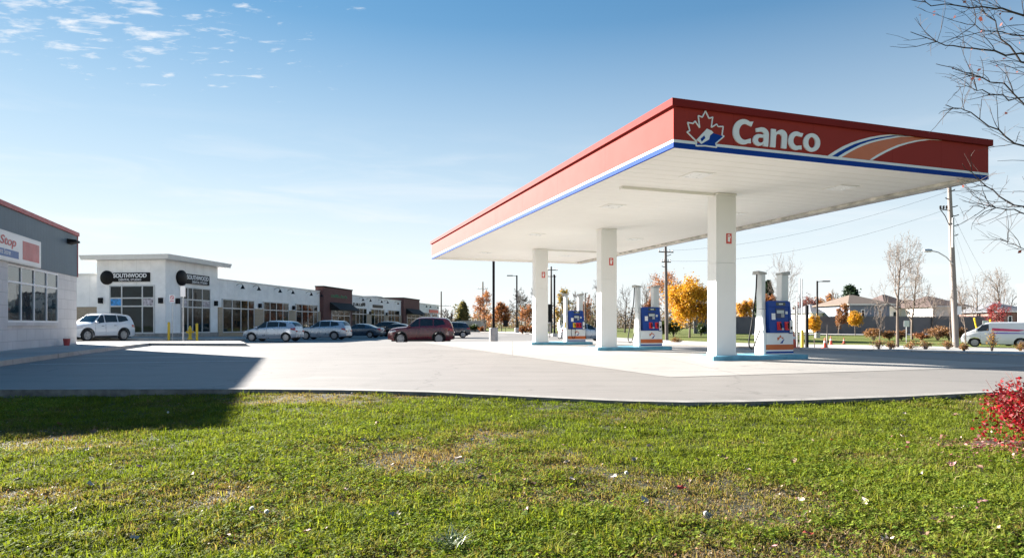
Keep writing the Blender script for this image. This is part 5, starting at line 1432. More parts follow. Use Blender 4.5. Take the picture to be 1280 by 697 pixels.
# its lighter gable-side wing facing the sun
house('low white house with a grey roof behind the far lamp post', 1016, 1040, 100, 391, 380, WW, RG, 8)
house('white-walled house with a brown roof half hidden by the tall bare tree', 1108, 1146, 104, 384, 368, WW, RD, 10)
house('dark brown-roofed house with a white upper wall left of the utility pole', 1166, 1208, 96, 383.5, 370, WW, RD, 10, px_win=((.66, .8), (.84, .95)))
house('dark house with a pale eave behind the rear of the white van', 1252, 1290, 84, 390, 378, WB, RG, 8)
house('small white shed-like building seen past the farthest pump', 700, 732, 120, 396, 389, WW, RG, 6)
house('brown-roofed house low behind the bare tree and the dark fence', 1140, 1172, 110, 386, 374, WB, RD, 9)
house('low white building at the far end of the lot beside the farthest column', 666, 690, 112, 405, 398, WW, RG, 6)
wb_ = thing('white_building', 'plain white wall of a building cut off by the right edge', 'building', at(1272, 70), math.radians(-66))
MB().box(0, 9, 0, 7, -.5, zat(358, 70)-at(1272, 70).z).build('wall', mat_siding('white_siding', (.74, .73, .72), .25, 'Z', .6, .4), wb_)
MB().box(-.08, 9.08, -.08, 7.08, zat(358, 70)-at(1272, 70).z+.002, zat(358, 70)-at(1272, 70).z+.2).build('roof_edge', M['coping'], wb_)
MB().box(2.2, 3.6, -.05, -.002, 1.2, 2.6).build('window', M['glass'], wb_)

def fence(label, p0, p1, h, m, post=2.4, name='fence', group=None, cap=True):
    a, b = Vector(p0), Vector(p1); L = (b-a).length
    root = thing(name, label, 'fence', a, math.atan2(b.y-a.y, b.x-a.x), group)
    n = max(2, int(L/post)); dz = (b.z-a.z)/L
    mb = MB()
    k = int(L/.16)
    rr = random.Random(int(L*10))
    for i in range(k):
        x = i*L/k; mb.box(x+.004, x+L/k-.004, -.012, .012, -.2+dz*x, h+dz*x+rr.uniform(-.015, .015))
    mb.build('boards', m, root, recalc=False)
    for i in range(n+1):
        x = L*i/n; MB().box(x-.06, x+.06, .02, .14, -.3+dz*x, h+.06+dz*x).build('post', m, root)
    MB().hexa([(0,-.05,h+.02),(L,-.05,h+.02+dz*L),(L,.018,h+.02+dz*L),(0,.018,h+.02),(0,-.05,h+.07),(L,-.05,h+.07+dz*L),(L,.018,h+.07+dz*L),(0,.018,h+.07)]).build('rail', m, root)
    return root
fence('long dark grey board fence in front of the houses at the right', at(1022, 86), at(1242, 86), zat(395.5, 86)-at(1120, 86).z, M['fence_grey'])
fence('dark grey board fence seen between the golden tree and the nearest pump', at(868, 88), at(945, 88), zat(396, 88)-at(900, 88).z, M['fence_grey'])
fence('pale board fence at the far end of the lot behind the red car', at(571, 112), at(607, 112), 1.75, M['fence_pale'], 2.6)

# ================================================================== POLES, SIGNS, STREET FURNITURE
def lamp_post(label, px, d, py_top, arm=0, base_h=1.0, r=.075, name='lamp_post', rz=0):
    p = at(px, d); h = zat(py_top, d)-p.z
    root = thing(name, label, 'lamp post', p, rz)
    MB().lathe([(.30, -.3), (.30, base_h-.04), (.26, base_h)], 20).build('concrete_base', M['concrete'], root, smooth=True)
    MB().box(-.16, .16, -.16, .16, base_h+.001, base_h+.03).build('base_plate', M['black_metal'], root)
    MB().box(-r, r, -r, r, base_h+.03, h).build('pole', M['black_metal'], root, bevel=.015)
    if arm:
        s = arm
        MB().tube([(0, 0, h-.1), (s*.35, 0, h-.06), (s*.6, 0, h-.05)], .04, 6).build('arm', M['black_metal'], root)
        MB().box(min(s*.55, s*1.35), max(s*.55, s*1.35), -.17, .17, h-.10, h+.02).build('lamp_head', M['black_metal'], root, bevel=.03)
    return root
lamp_post('thick black lamp post on a waist-high concrete base in the open lot', 617, 44.5, 285, -1, 1.02, .085)
lamp_post('thin black lamp post with a left arm and low base beyond the lot', 646, 88, 344, -1, .75, .10)
lamp_post('thin black lamp post with a short right arm before the mauve tree', 1021.5, 70, 351, 1, .5, .075)
lamp_post('slim leaning-looking black post just right of the farthest column', 693, 72, 343, 0, .35, .10)

def utility_pole(label, px, d, py_top, r0, r1, lean=0.0, arms=(), m='wood_dark', hooks=()):
    p = at(px, d); h = zat(py_top, d)-p.z
    root = thing('utility_pole', label, 'utility pole', p)
    tp = lambda z: (lean*z/h, 0, z)
    MB().tube([tp(-.4*0-.3), tp(h*.33), tp(h*.66), tp(h)], [r0, r0*.9+r1*.1, (r0+r1)/2, r1], 12).build('pole', M[m], root, smooth=True)
    for z, w, ang in arms:
        q = tp(h-z); ca, sa = math.cos(ang), math.sin(ang)
        cr = MB().tube([(q[0]-ca*w, -sa*w-.14, q[2]), (q[0]+ca*w, sa*w-.14, q[2])], .06, 6).build('crossarm', M[m], root)
        for t in (-.9, -.45, .45, .9):
            MB().lathe([(.03, 0), (.05, .06), (.035, .1), (.055, .14), (.02, .2)], 8, (q[0]+ca*w*t, sa*w*t-.14, q[2]+.055)).build('insulator', M['steel'], cr)
    for z, L, s in hooks:
        q = tp(h-z)
        MB().tube([(q[0], 0, q[2]), (q[0]+s*L*.6, -.05, q[2]+.04), (q[0]+s*L, -.05, q[2]+.12)], .035, 6).build('bracket', M['black_metal'], root)
    return root
up = utility_pole('tall weathered wooden utility pole with a street lamp arm, standing on the right verge', 1195, 46, 232, .20, .13, -.48, (), 'wood_pole', ((1.55, .5, 1), (2.2, .55, 1), (2.9, .5, 1), (.4, .35, 1), (1.0, .35, -1), (3.6, .45, 1)))
hP = zat(232, 46)-at(1195, 46).z
lz_ = hP-(zat(232, 46)-zat(331, 46)); xx = -.48*lz_/hP
sa_ = MB().tube([(xx, -.12, lz_), (xx-.6, -.2, lz_+.55), (xx-1.2, -.25, lz_+.88), (xx-1.75, -.3, lz_+.98)], .04, 8).build('street_lamp_arm', M['steel'], up, smooth=True)
MB().lathe([(.02, -.32), (.10, -.28), (.13, 0), (.10, .26), (.03, .32)], 10, (xx-1.95, -.3, lz_+.98), 'x').build('lamp_head', M['steel'], sa_, smooth=True)
zz_ = zat(272, 46)-at(1195, 46).z; xq = -.48*zz_/hP
MB().tube([(xq, 0, zz_-.75), (xq-.45, -.1, zz_+.1), (xq-.8, -.12, zz_+.55)], .03, 5).build('brace', M['black_metal'], up)
MB().tube([(xq, 0, zz_+.5), (xq-.85, -.12, zz_+.6)], .035, 5).build('side_arm', M['black_metal'], up)
for k in range(3):
    MB().lathe([(.05, -.12), (.08, -.05), (.05, 0), (.08, .05), (.05, .12)], 8, (xq-.35-.22*k, -.1, zz_+.72)).build('insulator', M['black_metal'], up)
MB().box(-.40, -.27, -.22, -.10, hP*.62, hP*.80).build('riser_conduit', M['steel'], up)
MB().box(-.06, .22, -.26, -.19, 2.4, 3.0).build('notice', M['white_gloss'], up)
utility_pole('dark utility pole with a crossarm between the orange and golden trees', 833.5, 62, 308, .17, .12, -.12, ((.55, .8, .3), (1.5, .5, .3)), 'wood_dark', ((.9, .5, 1), (2.0, .4, -1)))
utility_pole('utility pole with a crossarm just right of the farthest column', 689, 90, 333, .17, .11, 0, ((.5, .9, .2), (1.4, .7, .2)), 'wood_dark')
utility_pole('pale distant pole standing above the sparse orange tree', 603.5, 150, 352, .22, .16, 0, ((1.6, 1.2, .1),), 'wood_pole')
utility_pole('thin distant pole with crossarm behind the end of the strip mall', 551.5, 160, 364, .2, .15, 0, ((3.6, 2.4, .1), (5.0, 1.8, .1)), 'wood_dark')
utility_pole('short dark pole topped by a lamp between the farthest pump and the middle column', 731.5, 105, 366, .12, .09, 0, (), 'wood_dark', ((.1, .4, 1),))

def cable(label, a, b, sag, r=.012):
    P = [Vector(a).lerp(Vector(b), k/16)-Vector((0, 0, sag*4*(k/16)*(1-k/16))) for k in range(17)]
    tag(MB().tube(P, r, 4).build('overhead_cable', M['black_metal'], recalc=False), label, 'cable', 'overhead cables')
w0 = at(1195, 46)+Vector((-.48, 0, hP-.4)); w1 = at(1195, 46)+Vector((-.42, 0, hP-1.6))
far_p = at(833.5, 62); hF = zat(308, 62)-far_p.z
cable('upper overhead cable from the wooden pole towards the crossarm pole', w0, far_p+Vector((0, 0, hF-.4)), .9, .008)
cable('lower overhead cable from the wooden pole towards the crossarm pole', w1, far_p+Vector((.3, 0, hF-1.4)), 1.1, .008)
cable('overhead cable leaving the top of the wooden pole to the right', w0, (60, 30, 9.6), .8, .008)
cable('thin service drop sloping from the wooden pole down to the dark house', w1, at(1262, 84)+Vector((0, 0, 4.2)), 1.2, .007)
# guy wires with yellow guards
for k, (pxb, pyb, pxt, pyt, lab) in enumerate(((1226, 417, 1219, 404, 'yellow guy-wire guard leaning left of the van windscreen'), (1250, 408, 1245, 393, 'yellow guy-wire guard rising behind the van roof'))):
    d_ = 50
    b_ = Vector(((pxb-CX)/F*d_, d_, terrain((pxb-CX)/F*d_, d_))); top = at(1195, 46)+Vector((-.4, 0, hP-2.5))
    root = thing('guy_wire', lab, 'guy wire', b_, 0, 'guy wires of the wooden pole')
    bb = Vector((0, 0, -.1)); tt = top-b_
    MB().tube([bb, tt], .006, 4).build('wire', M['steel'], root)
    e0, e1 = tt*.02, Vector(((pxt-CX)/F*d_, d_, zat(pyt, d_)))-b_
    MB().tube([tt.normalized()*.1, tt.normalized()*2.6], .06, 8).build('guard', M['yellow_plastic'], root)

def bollard(px, d, h, label, r=.085):
    p = at(px, d); p.z += .13
    o = MB().lathe([(r, -.1), (r, h-.06), (r*.85, h-.02), (r*.4, h+.01), (.005, h+.015)], 16).build('bollard', M['yellow_paint'], smooth=True)
    o.location = p; return tag(o, label, 'bollard', 'yellow bollards before the corner unit')
bollard(211, 46, 1.18, 'yellow steel bollard left of the parking sign post, before the corner unit')
bollard(246.2, 46, 1.14, 'yellow steel bollard right of the hydrant, before the corner unit')
hp = at(237.6, 47); hp.z += .13
hy = thing('fire_hydrant', 'yellow fire hydrant between the two yellow bollards', 'hydrant', hp)
MB().lathe([(.17, -.05), (.17, .05), (.11, .06), (.11, .62), (.15, .64), (.15, .70), (.125, .72), (.10, .84), (.05, .90), (.04, .96), (.005, .97)], 16).build('barrel', M['yellow_paint'], hy, smooth=True)
for s in (-1, 1): MB().lathe([(.065, 0), (.065, s*.12), (.075, s*.13), (.075, s*.18), (.01, s*.19)], 10, (s*.09, 0, .5), 'x').build('outlet', M['yellow_paint'], hy)
MB().lathe([(.08, 0), (.08, -.12), (.09, -.13), (.09, -.18), (.01, -.19)], 10, (0, -.09, .48), 'y').build('pumper_outlet', M['yellow_paint'], hy)

def post_sign(label, px, d, py_top, w, h, mface, name='sign_post', pole='steel', walk=0.0, mark=None, rz=0, r=.03):
    p = at(px, d); p.z += walk; H = zat(py_top, d)-p.z
    root = thing(name, label, 'sign', p, rz)
    MB().tube([(0, 0, -.2), (0, 0, H-.02)], r, 8).build('post', M[pole], root)
    pl = MB().box(-w/2, w/2, -.045, -.032, H-h, H).build('sign_plate', mface, root, bevel=.004)
    if mark == 'noparking':
        n = 20; mb = MB()
        R1 = w*.30; cz = H-h*.36
        mb.tube([(R1*math.cos(2*math.pi*k/n), -.05, cz+R1*math.sin(2*math.pi*k/n)) for k in range(n+1)], .018, 5)
        mb.tube([(-R1*.7, -.05, cz+R1*.7), (R1*.7, -.05, cz-R1*.7)], .018, 5)
        mb.box(-w*.3, w*.3, -.049, -.046, H-h*.86, H-h*.78)
        mb.build('red_symbol', M['red_plastic'], pl)
    return root
post_sign('thin post with a small white and red no-stopping sign by the left yellow bollard', 215.5, 46, 368.3, .42, .55, M['white_gloss'], mark='noparking', walk=.13)
post_sign('taller post with a narrow white sign plate in front of the corner unit', 229, 38, 357.5, .30, .62, M['white_gloss'], walk=.0, r=.045)
post_sign('small white sign on a post behind the tall bare tree', 1133, 58, 400.5, .5, .55, M['white_gloss'])
post_sign('small pale square sign on a post above the van windscreen', 1231.5, 56, 400.5, .5, .55, M['white_gloss'])
post_sign('dark upright board sign beside the poles right of the farthest column', 687, 68, 380, .55, 1.9, M['sign_black'], pole='black_metal')
post_sign('small dark sign on a post on the grass near the thin far lamp post', 632, 92, 400, .7, .9, M['sign_black'], pole='black_metal')

# tank vents, posts and cones at the right of the nearest pump
vp = at(1001.3, 36)
vent = thing('tank_vent', 'pair of tall grey tank vent pipes with a yellow guard behind the nearest pump', 'vent pipes', vp)
for dx, top in ((-.06, 348), (.06, 348.5)):
    MB().tube([(dx, 0, -.1), (dx, 0, zat(top, 36)-vp.z)], .035, 8).build('pipe', M['steel'], vent)
MB().tube([(-.20, .05, -.1), (-.20, .05, zat(366, 36)-vp.z)], .025, 8).build('pipe', M['steel'], vent)
MB().lathe([(.09, -.1), (.09, 1.02), (.06, 1.06), (.04, 1.06)], 12, (.02, -.09, 0)).build('yellow_guard', M['yellow_paint'], vent, smooth=True)
def dark_post(px, py_top, label):
    p = at(px, 36.5); H = zat(py_top, 36.5)-p.z
    root = thing('black_post', label, 'post', p, 0, 'black posts by the tank vents')
    MB().box(-.075, .075, -.075, .075, -.1, H).build('post', M['black_metal'], root, bevel=.015)
    MB().box(-.085, .085, -.085, .085, H+.001, H+.03).build('post_cap', M['black_metal'], root)
    MB().box(-.14, .14, -.14, .14, 0.0, .03).build('foot_plate', M['steel'], root)
dark_post(995.8, 383, 'square black post left of the grey tank vent pipes')
dark_post(1008.5, 382, 'square black post right of the grey tank vent pipes')
def cone_proto():
    root = thing('traffic_cone', '', 'traffic cone', group='orange traffic cones on the sidewalk')
    MB().box(-.19, .19, -.19, .19, 0, .035).build('base', M['cone'], root, bevel=.012)
    f = lambda z: .13-.105*(z-.035)/.67
    MB().lathe([(f(.0355), .0355), (f(.705), .705), (.015, .71)], 18).build('cone_body', M['cone'], root, smooth=True)
    MB().lathe([(f(.36)+.003, .36), (f(.47)+.003, .47), (f(.47)-.004, .47), (f(.36)-.004, .36), (f(.36)+.003, .36)], 18).build('white_collar', M['white_gloss'], root, smooth=True)
    return root
c0 = cone_proto()
for k, (px, py, lab, t, s) in enumerate(((1031, 435.2, 'large orange cone standing in front of the other cones on the sidewalk', 0, 1.0), (1038.5, 431.2, 'orange cone with a bright white collar just right of the foremost cone', 0, .95), (1055, 430.6, 'faded cone standing apart, rightmost on the sidewalk', 0, .75), (991.5, 436, 'orange cone tucked behind the right side of the nearest pump', 0, 1.0))):
    o = c0 if k == 0 else copy_tree(c0)
    x, y = G(px, py); o.location = (x, y, terrain(x, y)+.052); o['label'] = lab; o.scale = (s,)*3; o.rotation_euler = (0, 0, k*.7)
# wooden stakes at the lollipop tree
sp_ = at(1018, 46)
for k, dx in enumerate((-.75, -.0, .75)):
    if k == 1: continue
    r_ = thing('tree_stake', ('pale wooden stake left of the small yellow lollipop tree', '', 'pale wooden stake right of the small yellow lollipop tree')[k], 'stake', (sp_.x+dx, sp_.y-.3, sp_.z), 0, 'stakes of the small yellow tree')
    MB().hexa([(-.04,-.04,-.2),(.04,-.04,-.2),(.04,.04,-.2),(-.04,.04,-.2),(-.03,-.03,1.7),(.03,-.03,1.7),(.03,.03,1.7),(-.03,.03,1.7)]).build('stake', M['wood_pole'], r_)
    MB().tube([(0, 0, 1.3), (-dx*.5, .15, 1.42), (-dx*.98, .3, 1.4)], .012, 4).build('tie', M['rubber'], r_)
# ================================================================== THE LAWN
def curb_y(x): return float(np.interp(x, [p[0] for p in kerb_line], [p[1]-0.16 for p in kerb_line]))
def lawn_z(x, y):
    dist = max(0.0, curb_y(x)-y)
    return -0.105 + 0.075*math.exp(-dist/0.9) * ss(-7.5, -3, x) + 0.022*mnoise.noise(Vector((x*.55, y*.55, 0))) + 0.008*mnoise.noise(Vector((x*2.3, y*2.3, 4)))
lawn_poly = [(-14, 0.6)] + [(off[i][0], off[i][1]) for i in range(len(off)) if off[i][0] > -14] + [(16, 0.6)]
lawn_poly = [p for p in lawn_poly if p[0] < 16.01]
sheet('lawn', lawn_poly, M['soil'], 0.0, 0.5, 0.0, 'bare soil sheet of the front lawn', lawn_z)

rng = np.random.default_rng(2024)
# value noise on a grid, sampled with numpy
def vnoise(x, y, sc, seed):
    r_ = np.random.default_rng(seed).random((64, 64))
    u, v = x*sc+17.3, y*sc+9.1; iu, iv = np.floor(u).astype(int), np.floor(v).astype(int); fu, fv = u-iu, v-iv
    fu = fu*fu*(3-2*fu); fv = fv*fv*(3-2*fv)
    g = lambda a, b: r_[a % 64, b % 64]
    return (g(iu, iv)*(1-fu)+g(iu+1, iv)*fu)*(1-fv)+(g(iu, iv+1)*(1-fu)+g(iu+1, iv+1)*fu)*fv
kx_ = np.array([p[0] for p in kerb_line]); ky_ = np.array([p[1] for p in kerb_line])
lz = np.vectorize(lawn_z)
def scatter(n, y0=1.9, xm=1.12):
    """points over the lawn, a little denser towards the viewer's end of the bed"""
    y = y0 + (10.4-y0)*rng.random(n)**1.45; x = (rng.random(n)*2-1)*(0.95*y*xm+2.3)
    ok = (y < np.interp(x, kx_, ky_)-0.17) & (x > -13) & (x < 13)
    return x[ok], y[ok]
gx = np.linspace(-14, 14, 281); gy = np.linspace(0.5, 11, 106)
GZ = np.array([[lawn_z(a, b) for b in gy] for a in gx])
def fz(x, y):
    u = (x+14)/28*280; v = (y-.5)/10.5*105; i = np.clip(u.astype(int), 0, 279); j = np.clip(v.astype(int), 0, 104); fu, fv = u-i, v-j
    return (GZ[i, j]*(1-fu)+GZ[i+1, j]*fu)*(1-fv)+(GZ[i, j+1]*(1-fu)+GZ[i+1, j+1]*fu)*fv
def fields(x, y):
    cl = 0.55*vnoise(x, y, .7, 1)+.3*vnoise(x, y, 2.2, 2)+.15*vnoise(x, y, 6, 3)      # lushness / clover
    dr = 0.5*vnoise(x+4, y, .5, 4)+.3*vnoise(x, y, 1.7, 5)+.2*vnoise(x, y, 5, 6)       # dryness
    # the dry belt across the middle of the lawn
    dr = dr + .16*np.exp(-((y-5.2-.25*x)/1.0)**2)*np.exp(-((x+1.2)/2.4)**2) + .015*np.clip((x-1)/4, 0, 1)
    cl = cl + .12*np.exp(-((x+1.0)/2.2)**2)*np.exp(-((y-3.0)/1.6)**2)
    return cl, dr
def mesh_tris(name, P, F_, colr, m, label, cat):
    me = bpy.data.meshes.new(name); nv, nf, k = len(P), len(F_), F_.shape[1]
    me.vertices.add(nv); me.vertices.foreach_set('co', P.astype(np.float32).ravel())
    me.loops.add(nf*k); me.loops.foreach_set('vertex_index', F_.astype(np.int32).ravel())
    me.polygons.add(nf); me.polygons.foreach_set('loop_start', np.arange(0, nf*k, k, dtype=np.int32))
    me.update(calc_edges=True)
    a = me.attributes.new('Col', 'FLOAT_COLOR', 'POINT')
    a.data.foreach_set('color', np.concatenate([colr, np.ones((nv, 1))], 1).astype(np.float32).ravel())
    me.materials.append(m)
    o = bpy.data.objects.new(name, me); COL.objects.link(o)
    return tag(o, label, cat, kind='stuff')
# blades: two-segment tapered strips, bent over
def blades(n):
    x, y = scatter(n); cl, dr = fields(x, y)
    keep = rng.random(len(x)) < np.clip(1.25-1.1*np.clip((dr-.56)*4, 0, .75), .25, 1)*np.clip(.35+1.3*vnoise(x, y, 11.0, 22), .2, 1); x, y, cl, dr = x[keep], y[keep], cl[keep], dr[keep]
    m = len(x); z = fz(x, y)-.004
    h = rng.gamma(6, .0043, m)*(.7+.7*cl)+.006; h *= np.where(dr > .6, .7, 1); h *= .55+.9*vnoise(x, y, 8.0, 21)
    w = rng.uniform(.0015, .0031, m)*(1+.08*y)
    th = rng.uniform(0, 2*np.pi, m); ln = np.abs(rng.normal(.7, .42, m))*h
    dx, dy = np.cos(th), np.sin(th); fa = th+np.pi/2+rng.normal(0, .5, m); wx, wy = np.cos(fa)*w, np.sin(fa)*w
    P = np.empty((m, 5, 3))
    P[:, 0] = np.stack([x-wx, y-wy, z], 1); P[:, 1] = np.stack([x+wx, y+wy, z], 1)
    mx_, my_ = x+dx*ln*.35, y+dy*ln*.35
    P[:, 2] = np.stack([mx_-wx*.8, my_-wy*.8, z+h*.62], 1); P[:, 3] = np.stack([mx_+wx*.8, my_+wy*.8, z+h*.62], 1)
    P[:, 4] = np.stack([x+dx*ln, y+dy*ln, z+h*(1-.25*np.minimum(1, ln/h))], 1)
    o = np.arange(m)[:, None]*5
    F_ = np.concatenate([o+np.array([[0, 1, 3]]), o+np.array([[0, 3, 2]]), o+np.array([[2, 3, 4]])])
    g1, g2 = np.array([.082, .122, .018]), np.array([.205, .232, .036]); st = np.array([.26, .195, .115]); br = np.array([.17, .10, .062])
    t = np.clip(cl*1.1+rng.normal(0, .2, m)-.08, 0, 1)[:, None]; c = (g1*(1-t)+g2*t)*(.75+.5*vnoise(x, y, 5.0, 23))[:, None]
    ds = np.clip((dr-.50)*4.2+rng.normal(0, .34, m), 0, 1)[:, None]; dc = np.where(rng.random((m, 1)) < .65, st, br)
    c = c*(1-ds)+dc*ds; c *= rng.uniform(.75, 1.25, (m, 1))
    C = np.repeat(c[:, None, :], 5, 1)
    return P.reshape(-1, 3), F_, C.reshape(-1, 3)
P, F_, C = blades(1250000)
mesh_tris('lawn_grass', P, F_, C, M['blade'], 'short patchy green grass with dry spots on the front lawn', 'grass')
# clover: three round leaflets on a short stalk, facing up
def clover(n):
    x, y = scatter(n); cl, dr = fields(x, y)
    keep = rng.random(len(x)) < np.clip((cl-.53)*5, .02, 1)*np.clip(1.3-(dr-.5)*5, 0, 1); x, y, cl = x[keep], y[keep], cl[keep]
    m = len(x); z = fz(x, y)+rng.uniform(.014, .05, m); s = rng.uniform(.005, .0105, m)*(1+.03*y); a0 = rng.uniform(0, 2*np.pi, m)
    tx, ty = rng.normal(0, .33, m), rng.normal(0, .33, m)
    Ps = []; Cs = []; tone = rng.uniform(.75, 1.3, m)
    base = np.array([.082, .14, .02]); alt = np.array([.215, .26, .04]); t = rng.random(m)[:, None]; c = (base*(1-t)+alt*t)*tone[:, None]
    for k in range(3):
        a = a0+k*2.094
        cx, cy = np.cos(a), np.sin(a); nx, ny = -cy, cx
        for f, sd in ((.05, 0), (.75, .62), (1.35, .34), (1.35, -.34), (.75, -.62)):
            ox, oy = (cx*f+nx*sd)*s, (cy*f+ny*sd)*s
            Ps.append(np.stack([x+ox, y+oy, z+ox*tx+oy*ty+.25*f*s-.1*abs(sd)*s], 1)); Cs.append(c)
    P = np.stack(Ps, 1); Cc = np.stack(Cs, 1); o = np.arange(m*3)[:, None]*5
    return P.reshape(-1, 3), o+np.arange(5)[None, :], Cc.reshape(-1, 3)
P, F_, C = clover(280000)
mesh_tris('clover', P, F_, C, M['blade'], 'patches of small round clover leaves in the front lawn', 'clover')

# crumbs of dry leaf and thatch caught in the turf
x, y = scatter(22000); dr_ = fields(x, y)[1]; k_ = rng.random(len(x)) < np.clip((dr_-.42)*4, .12, 1); x, y = x[k_], y[k_]; n = len(x)
X = np.stack([x, y, fz(x, y)+rng.uniform(.012, .032, n)], 1)
o = leaf_cards('dry_crumbs', X, rng.uniform(.006, .017, n)*(1+.05*y), np.asarray(((.27,.21,.13),(.19,.125,.07),(.33,.27,.2),(.12,.075,.045),(.25,.11,.08)))[rng.integers(0, 5, n)]*rng.uniform(.7, 1.25, (n, 1)), M['dryleaf'], None, .5, 17)
tag(o, 'crumbs of dry leaf and thatch caught in the lawn', 'leaf litter', kind='stuff')
# fallen leaves: curled blades of a few shapes, each its own object
def leaf_mesh(seed, col, size):
    rr = random.Random(seed); n = 10; pts = []
    outl = [(0, -.5), (.16, -.34), (.40, -.30), (.28, -.08), (.5, .10), (.26, .16), (.22, .36), (0, .55), (-.22, .36), (-.26, .16), (-.5, .10), (-.28, -.08), (-.40, -.30), (-.16, -.34)] if seed % 2 == 0 else [(0, -.5), (.2, -.36), (.3, -.1), (.28, .14), (.16, .36), (0, .52), (-.16, .36), (-.28, .14), (-.3, -.1), (-.2, -.36)]
    kx, ky = rr.uniform(.5, 1.3), rr.uniform(-.4, .7)
    f = lambda a, b: (a*size, b*size, (kx*a*a + ky*b*b + .08*math.sin(9*a+5*b))*size+.004)
    mb = MB(); N_ = len(outl); mb.v = [f(0, 0)]+[f(a, b) for a, b in outl]+[f(a*.55, b*.55) for a, b in outl]
    for i in range(N_):
        j = (i+1) % N_
        mb.face((0, 1+N_+i, 1+N_+j)); mb.face((1+N_+i, 1+i, 1+j, 1+N_+j))
    o = mb.build('fallen_leaf', col, smooth='all', recalc=False)
    tk = MB().tube([f(0, -.48), (0.02*size, -.75*size, .01+.1*size), (0.05*size, -.95*size, .004)], .0012, 4)
    return o
LC = [mat('dry_leaf_tan', (.33, .25, .165), .7, var=.25, scale=20), mat('dry_leaf_pale', (.42, .35, .29), .7, var=.2, scale=20), mat('dry_leaf_brown', (.17, .095, .055), .7, var=.3, scale=20), mat('dry_leaf_red', (.36, .045, .03), .6, var=.25, scale=20), mat('dry_leaf_pink', (.36, .17, .17), .6, var=.25, scale=20)]
CN = ['tan', 'pale cream', 'dark brown', 'red', 'faded pink']
protos = [leaf_mesh(k, LC[k % 5], .055) for k in range(10)]
def glawn(px, py):
    z = -.1
    for _ in range(6):
        d = (EYE-z)*F/(py-HY); x = (px-CX)/F*d; z = lawn_z(x, d)
    return x, d, z
rl = random.Random(5)
extra = random.Random(12)
spots = [(454,554,0),(421,540,0),(112,611,1),(108,566,0),(268,575,3),(282,676,2),(216,657,1),(167,679,1),(384,670,4),(590,553,1),(573,577,1),(600,541,1),(770,565,2),(935,592,0),(858,632,1),(975,616,0),(1002,630,1),(1010,648,1),(1072,620,4),(1078,628,2),(1082,633,1),(1105,633,1),(738,617,0),(768,601,1),(806,631,1),(850,616,3),(705,560,4),(1040,553,3),(1018,556,0),(1128,549,1),(1170,570,1),(1150,600,1),(1225,642,4),(1200,642,1),(1010,674,3),(1031,688,2),(1155,675,2),(1110,682,1),(1002,651,4),(968,690,4),(1268,667,3),(508,663,2),(548,684,2),(490,585,0),(348,599,0),(362,625,0),(664,610,2),(1175,658,2),(1228,632,4),(1050,586,0),(952,557,1),(240,597,2),(1246,668,0),(1130,520,1),(828,539,1),(888,527,1),(1075,532,3),(655,604,2),(905,577,2)]
for _ in range(70):
    spots.append((extra.uniform(20, 1260), 512+170*extra.random()**1.3, extra.choice((0, 0, 1, 2, 2, 4, 3))))
for k, (px, py, c) in enumerate(spots):
    cand = [p for i, p in enumerate(protos) if i % 5 == c]; p0 = cand[k % 2]
    used = p0.get('_u'); o = p0.copy() if used else p0
    if used: COL.objects.link(o)
    p0['_u'] = 1
    x, y, z = glawn(px, py)
    o.location = (x, y, z+.028); s = rl.uniform(.7, 1.4); o.scale = (s, s, s); o.rotation_euler = (rl.uniform(-.5, .5), rl.uniform(-.5, .5), rl.uniform(0, 6.3))
    tag(o, f'curled {CN[c]} fallen leaf lying loose in the lawn grass', 'leaf', 'fallen leaves scattered on the lawn')
for p in protos:
    if p.get('_u') is None: bpy.data.objects.remove(p)
for o in bpy.data.objects:
    if '_u' in o: del o['_u']
# dandelion seed heads
def dandelion(px, py, label, r=.0125, h=.05):
    x, y, z = glawn(px, py+4)
    root = thing('dandelion_head', label, 'seed head', (x, y, z), 0, 'white dandelion seed heads')
    MB().tube([(0, 0, 0), (.004, 0, h*.6), (0, 0, h)], .0018, 5).build('stem', M['stem'], root)
    mb = MB(); rr = random.Random(int(px)); n = 130
    for i in range(n):
        t = math.acos(1-2*(i+.5)/n); f = i*2.39996; dv = Vector((math.sin(t)*math.cos(f), math.sin(t)*math.sin(f), math.cos(t)))
        o = dv.orthogonal().normalized(); q = dv.cross(o); c = Vector((0, 0, h))
        mb.poly([c+dv*r*.2, c+dv*r+o*r*.22, c+dv*r*1.05-o*r*.22]); mb.poly([c+dv*r*.2, c+dv*r+q*r*.22, c+dv*r*1.05-q*r*.22])
    mb.build('seed_ball', M['fluff'], root, recalc=False)
for a in ((315, 642, 'white dandelion seed head, left one of the close pair in the lower left lawn'), (333.5, 646, 'white dandelion seed head, right one of the close pair in the lower left lawn'), (210, 516, 'white dandelion seed head at the edge of the building shadow'), (783, 595, 'small white dandelion seed head in the middle right of the lawn'), (882, 648, 'white dandelion seed head low on the right half of the lawn')):
    dandelion(*a)
# spiky grass tuft at the bottom edge
x, y, z = glawn(562, 692)
mb = MB(); rr = random.Random(9)
for i in range(70):
    a = rr.uniform(0, 6.28); L = rr.uniform(.07, .16); w = .003; b = Vector((rr.gauss(0, .025), rr.gauss(0, .025), 0)); d_ = Vector((math.cos(a), math.sin(a), 0)); sd = Vector((-d_.y, d_.x, 0))*w
    p1 = b+d_*L*.35+Vector((0, 0, L*.55)); p2 = b+d_*L*.85+Vector((0, 0, L*.72))
    mb.poly([b-sd, b+sd, p1+sd, p1-sd]); mb.poly([p1-sd, p1+sd, p2])
o = mb.build('grass_tuft', mat('pale_tuft_blade', (.17, .21, .10), .5, var=.2), recalc=False); o.location = (x, y, z)
tag(o, 'spiky pale grass tuft at the bottom edge of the lawn', 'grass tuft')

